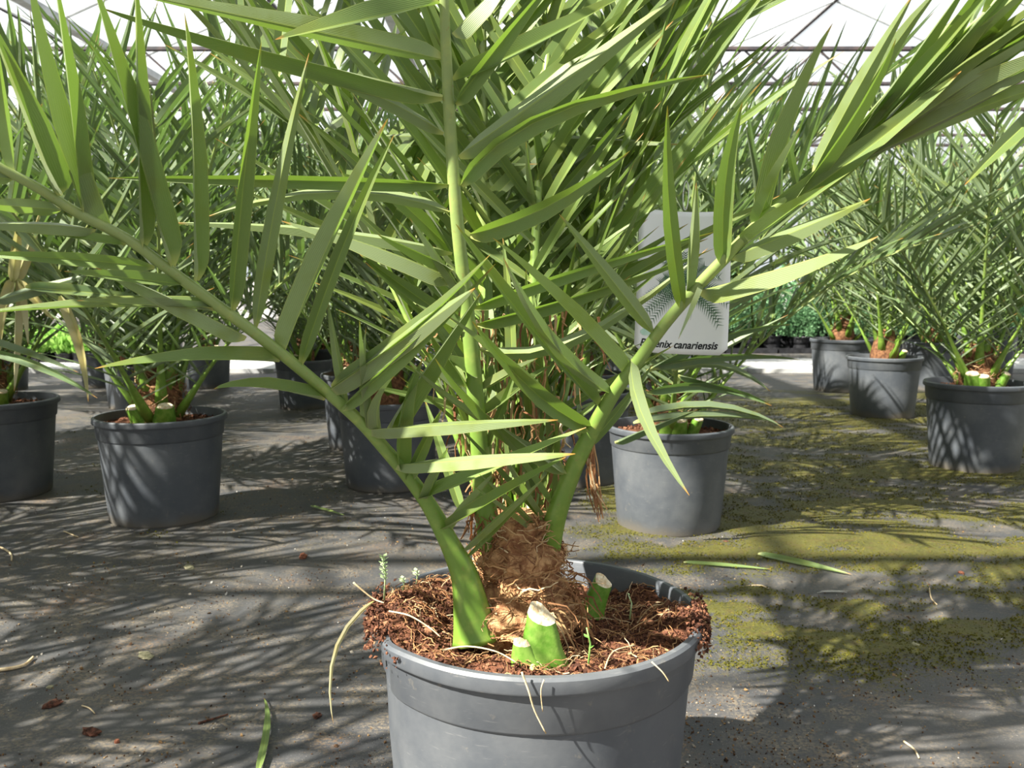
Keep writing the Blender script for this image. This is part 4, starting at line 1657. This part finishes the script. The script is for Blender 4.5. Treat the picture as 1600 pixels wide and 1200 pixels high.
fc = bpy.data.curves.new('lettering', 'FONT')
fc.body = 'Phoenix canariensis'
fc.size = .0155
fc.shear = .28
fc.offset = .00040
fc.align_x = 'CENTER'
fo = bpy.data.objects.new('lettering_tmp', fc)
COL.objects.link(fo)
bpy.context.view_layer.update()
tm = bpy.data.meshes.new_from_object(fo.evaluated_get(bpy.context.evaluated_depsgraph_get()))
bpy.data.objects.remove(fo)
wtxt = max(v.co.x for v in tm.vertices) - min(v.co.x for v in tm.vertices)
sx = (TW * .84) / wtxt
for v in tm.vertices:
    v.co = bendf(v.co.x * sx - .003, v.co.y - TH / 2 + .0085, .0005)
tm.materials.clear()
obj('lettering', tm, 'print_black', tag)
# string loop holding it to a leaf stalk
mb = MB()
lo = []
for i in range(15):
    q = math.pi * 2 * i / 14
    lo.append(Vector((.0 + .004 * math.sin(q), .002, TH / 2 + .018 - .022 * math.cos(q))))
mb.tube(lo, [.0008] * 15, 5)
obj('string_loop', mb.mesh('string_loop', True), 'tag_white', tag)

# ------------------------------------------------------------------ things lying on the ground
def ground_leaf(px0, py0, px1, py1, w, label, mat='leaf', mid=None, name='fallen_leaflet', lift=.006):
    a, b = on_ground(px0, py0), on_ground(px1, py1)
    for p in (a, b):
        p.z = gh(p.x, p.y) + lift
    if mid:
        m = on_ground(*mid)
        m.z = lift + .004
        c = m * 2 - (a + b) * .5
    else:
        c = (a + b) * .5 + Vector((0, 0, .004))
    g0 = leaf_geo(lambda s: (a * (1 - s) ** 2 + c * (2 * s * (1 - s)) + b * s * s) - a, w, (0, -.35, 1), .25, .2)
    return obj(name, new_mesh(name, g0[0], g0[1], g0[2], True), mat, None, label, 'leaf', loc=a)


ground_leaf(1184, 870, 1330, 901, .026, 'broader of two fallen green leaf strips on the moss right of the front pot')
ground_leaf(1068, 883, 1206, 894, .014, 'narrow fallen green leaf strip on the moss just behind the front pot')
ground_leaf(402, 1215, 412, 1095, .012, 'fallen green leaf curled on the cloth left of the front pot', mid=(418, 1140))
ground_leaf(485, 793, 540, 808, .012, 'short thin green leaf strip lying left of the palm stem')


def twig(pix, r, label, name='twig', mat='dry_twig'):
    pts = []
    for x, y in pix:
        p = on_ground(x, y)
        p.z = gh(p.x, p.y) + r * 1.1
        pts.append((p, r))
    o0 = pts[0][0].copy()
    sm_ = smooth_poly([(p - o0, r_) for p, r_ in pts], 4)
    mb = MB()
    mb.tube([p for p, _ in sm_], [r_ * (1 - .35 * i / len(sm_)) for i, (_, r_) in enumerate(sm_)], 6)
    return obj(name, mb.mesh(name, True), mat, None, label, 'twig', loc=o0)


twig([(-10, 1052), (20, 1048), (40, 1042), (52, 1031)], .004, 'bent tan twig at the left edge, nearer the camera')
twig([(0, 857), (12, 863), (18, 870), (18, 878)], .003, 'short pale curved twig at the left edge, further back')
twig([(100, 832), (112, 837), (122, 841)], .0022, 'tiny straight tan twig in front of the near left pot')
twig([(310, 1132), (330, 1126), (356, 1118)], .0022, 'dark thin twig on the sunlit cloth left of the front pot', mat='clod')
twig([(1412, 1160), (1428, 1172), (1436, 1186)], .0018, 'small pale curled twig in the bottom right shadow')
twig([(1452, 920), (1455, 936), (1464, 946)], .0018, 'forked dry twig on the moss at right')
twig([(128, 1104), (140, 1108), (148, 1116)], .0015, 'small tan fibre between two dark clods at left')
twig([(1165, 918), (1190, 917), (1206, 926)], .0018, 'pale curved fibre on the bright moss right of the pot rim')

for (px, py, sz, mat, lab) in (
        (474, 872, (.014, .010, .008), 'clod_red', 'reddish brown clod behind and left of the front pot'),
        (228, 1027, (.020, .012, .005), 'stone', 'flat olive stone chip on the shaded cloth at left'),
        (82, 1103, (.016, .010, .006), 'clod', 'dark crumbly clod at left with rusty moss'),
        (143, 1146, (.017, .010, .006), 'clod', 'black crumbly clod near the bottom left'),
        (183, 1160, (.005, .004, .004), 'clod_red', 'small red clod beside the black clod'),
        (78, 1075, (.006, .005, .003), 'stone', 'tiny pale pebble above the dark clod at left'),
        (295, 888, (.020, .012, .004), 'crumb_stone', 'tan crumbly heap in the sun before the near left pot'),
        (1430, 1012, (.010, .007, .006), 'stone', 'small grey pebble on the cloth at right'),
        (1135, 848, (.011, .006, .004), 'clod', 'dark reddish clod in front of the pot behind the tag'),
        (1502, 896, (.008, .005, .004), 'clod_red', 'small red brown clod on the moss far right'),
        (496, 1120, (.008, .007, .004), 'clod', 'small dark tuft left of the hanging dead leaf strip')):
    p = on_ground(px, py)
    o = lump('clod' if 'stone' not in mat else 'pebble', sz, px * .13, 'stone' if mat == 'crumb_stone' else mat, parent=None, label=lab, cat='debris')
    o.location = (p.x, p.y, gh(p.x, p.y) - .001)
    o.rotation_euler[2] = px * .7
fth = empty('feather', on_ground(1300, 928), 'grey bird feather lying on the moss at right', 'feather')
mb = MB()
mb.tube([Vector((-.035, 0, .003)), Vector((0, .002, .006)), Vector((.035, -.002, .004))], [.0009, .0008, .0005], 5)
obj('quill', mb.mesh('quill', True), 'feather', fth)
mb = MB()
for k in range(34):
    t = k / 33
    for sd in (-1, 1):
        c = Vector((-.028 + .063 * t, .001, .006))
        e = c + Vector((.008, sd * .008 * math.sin(math.pi * (.15 + .8 * t)), .001))
        mb.add([c, c + Vector((.0016, 0, 0)), e], [(0, 1, 2)])
obj('vane', mb.mesh('vane'), 'feather', fth)
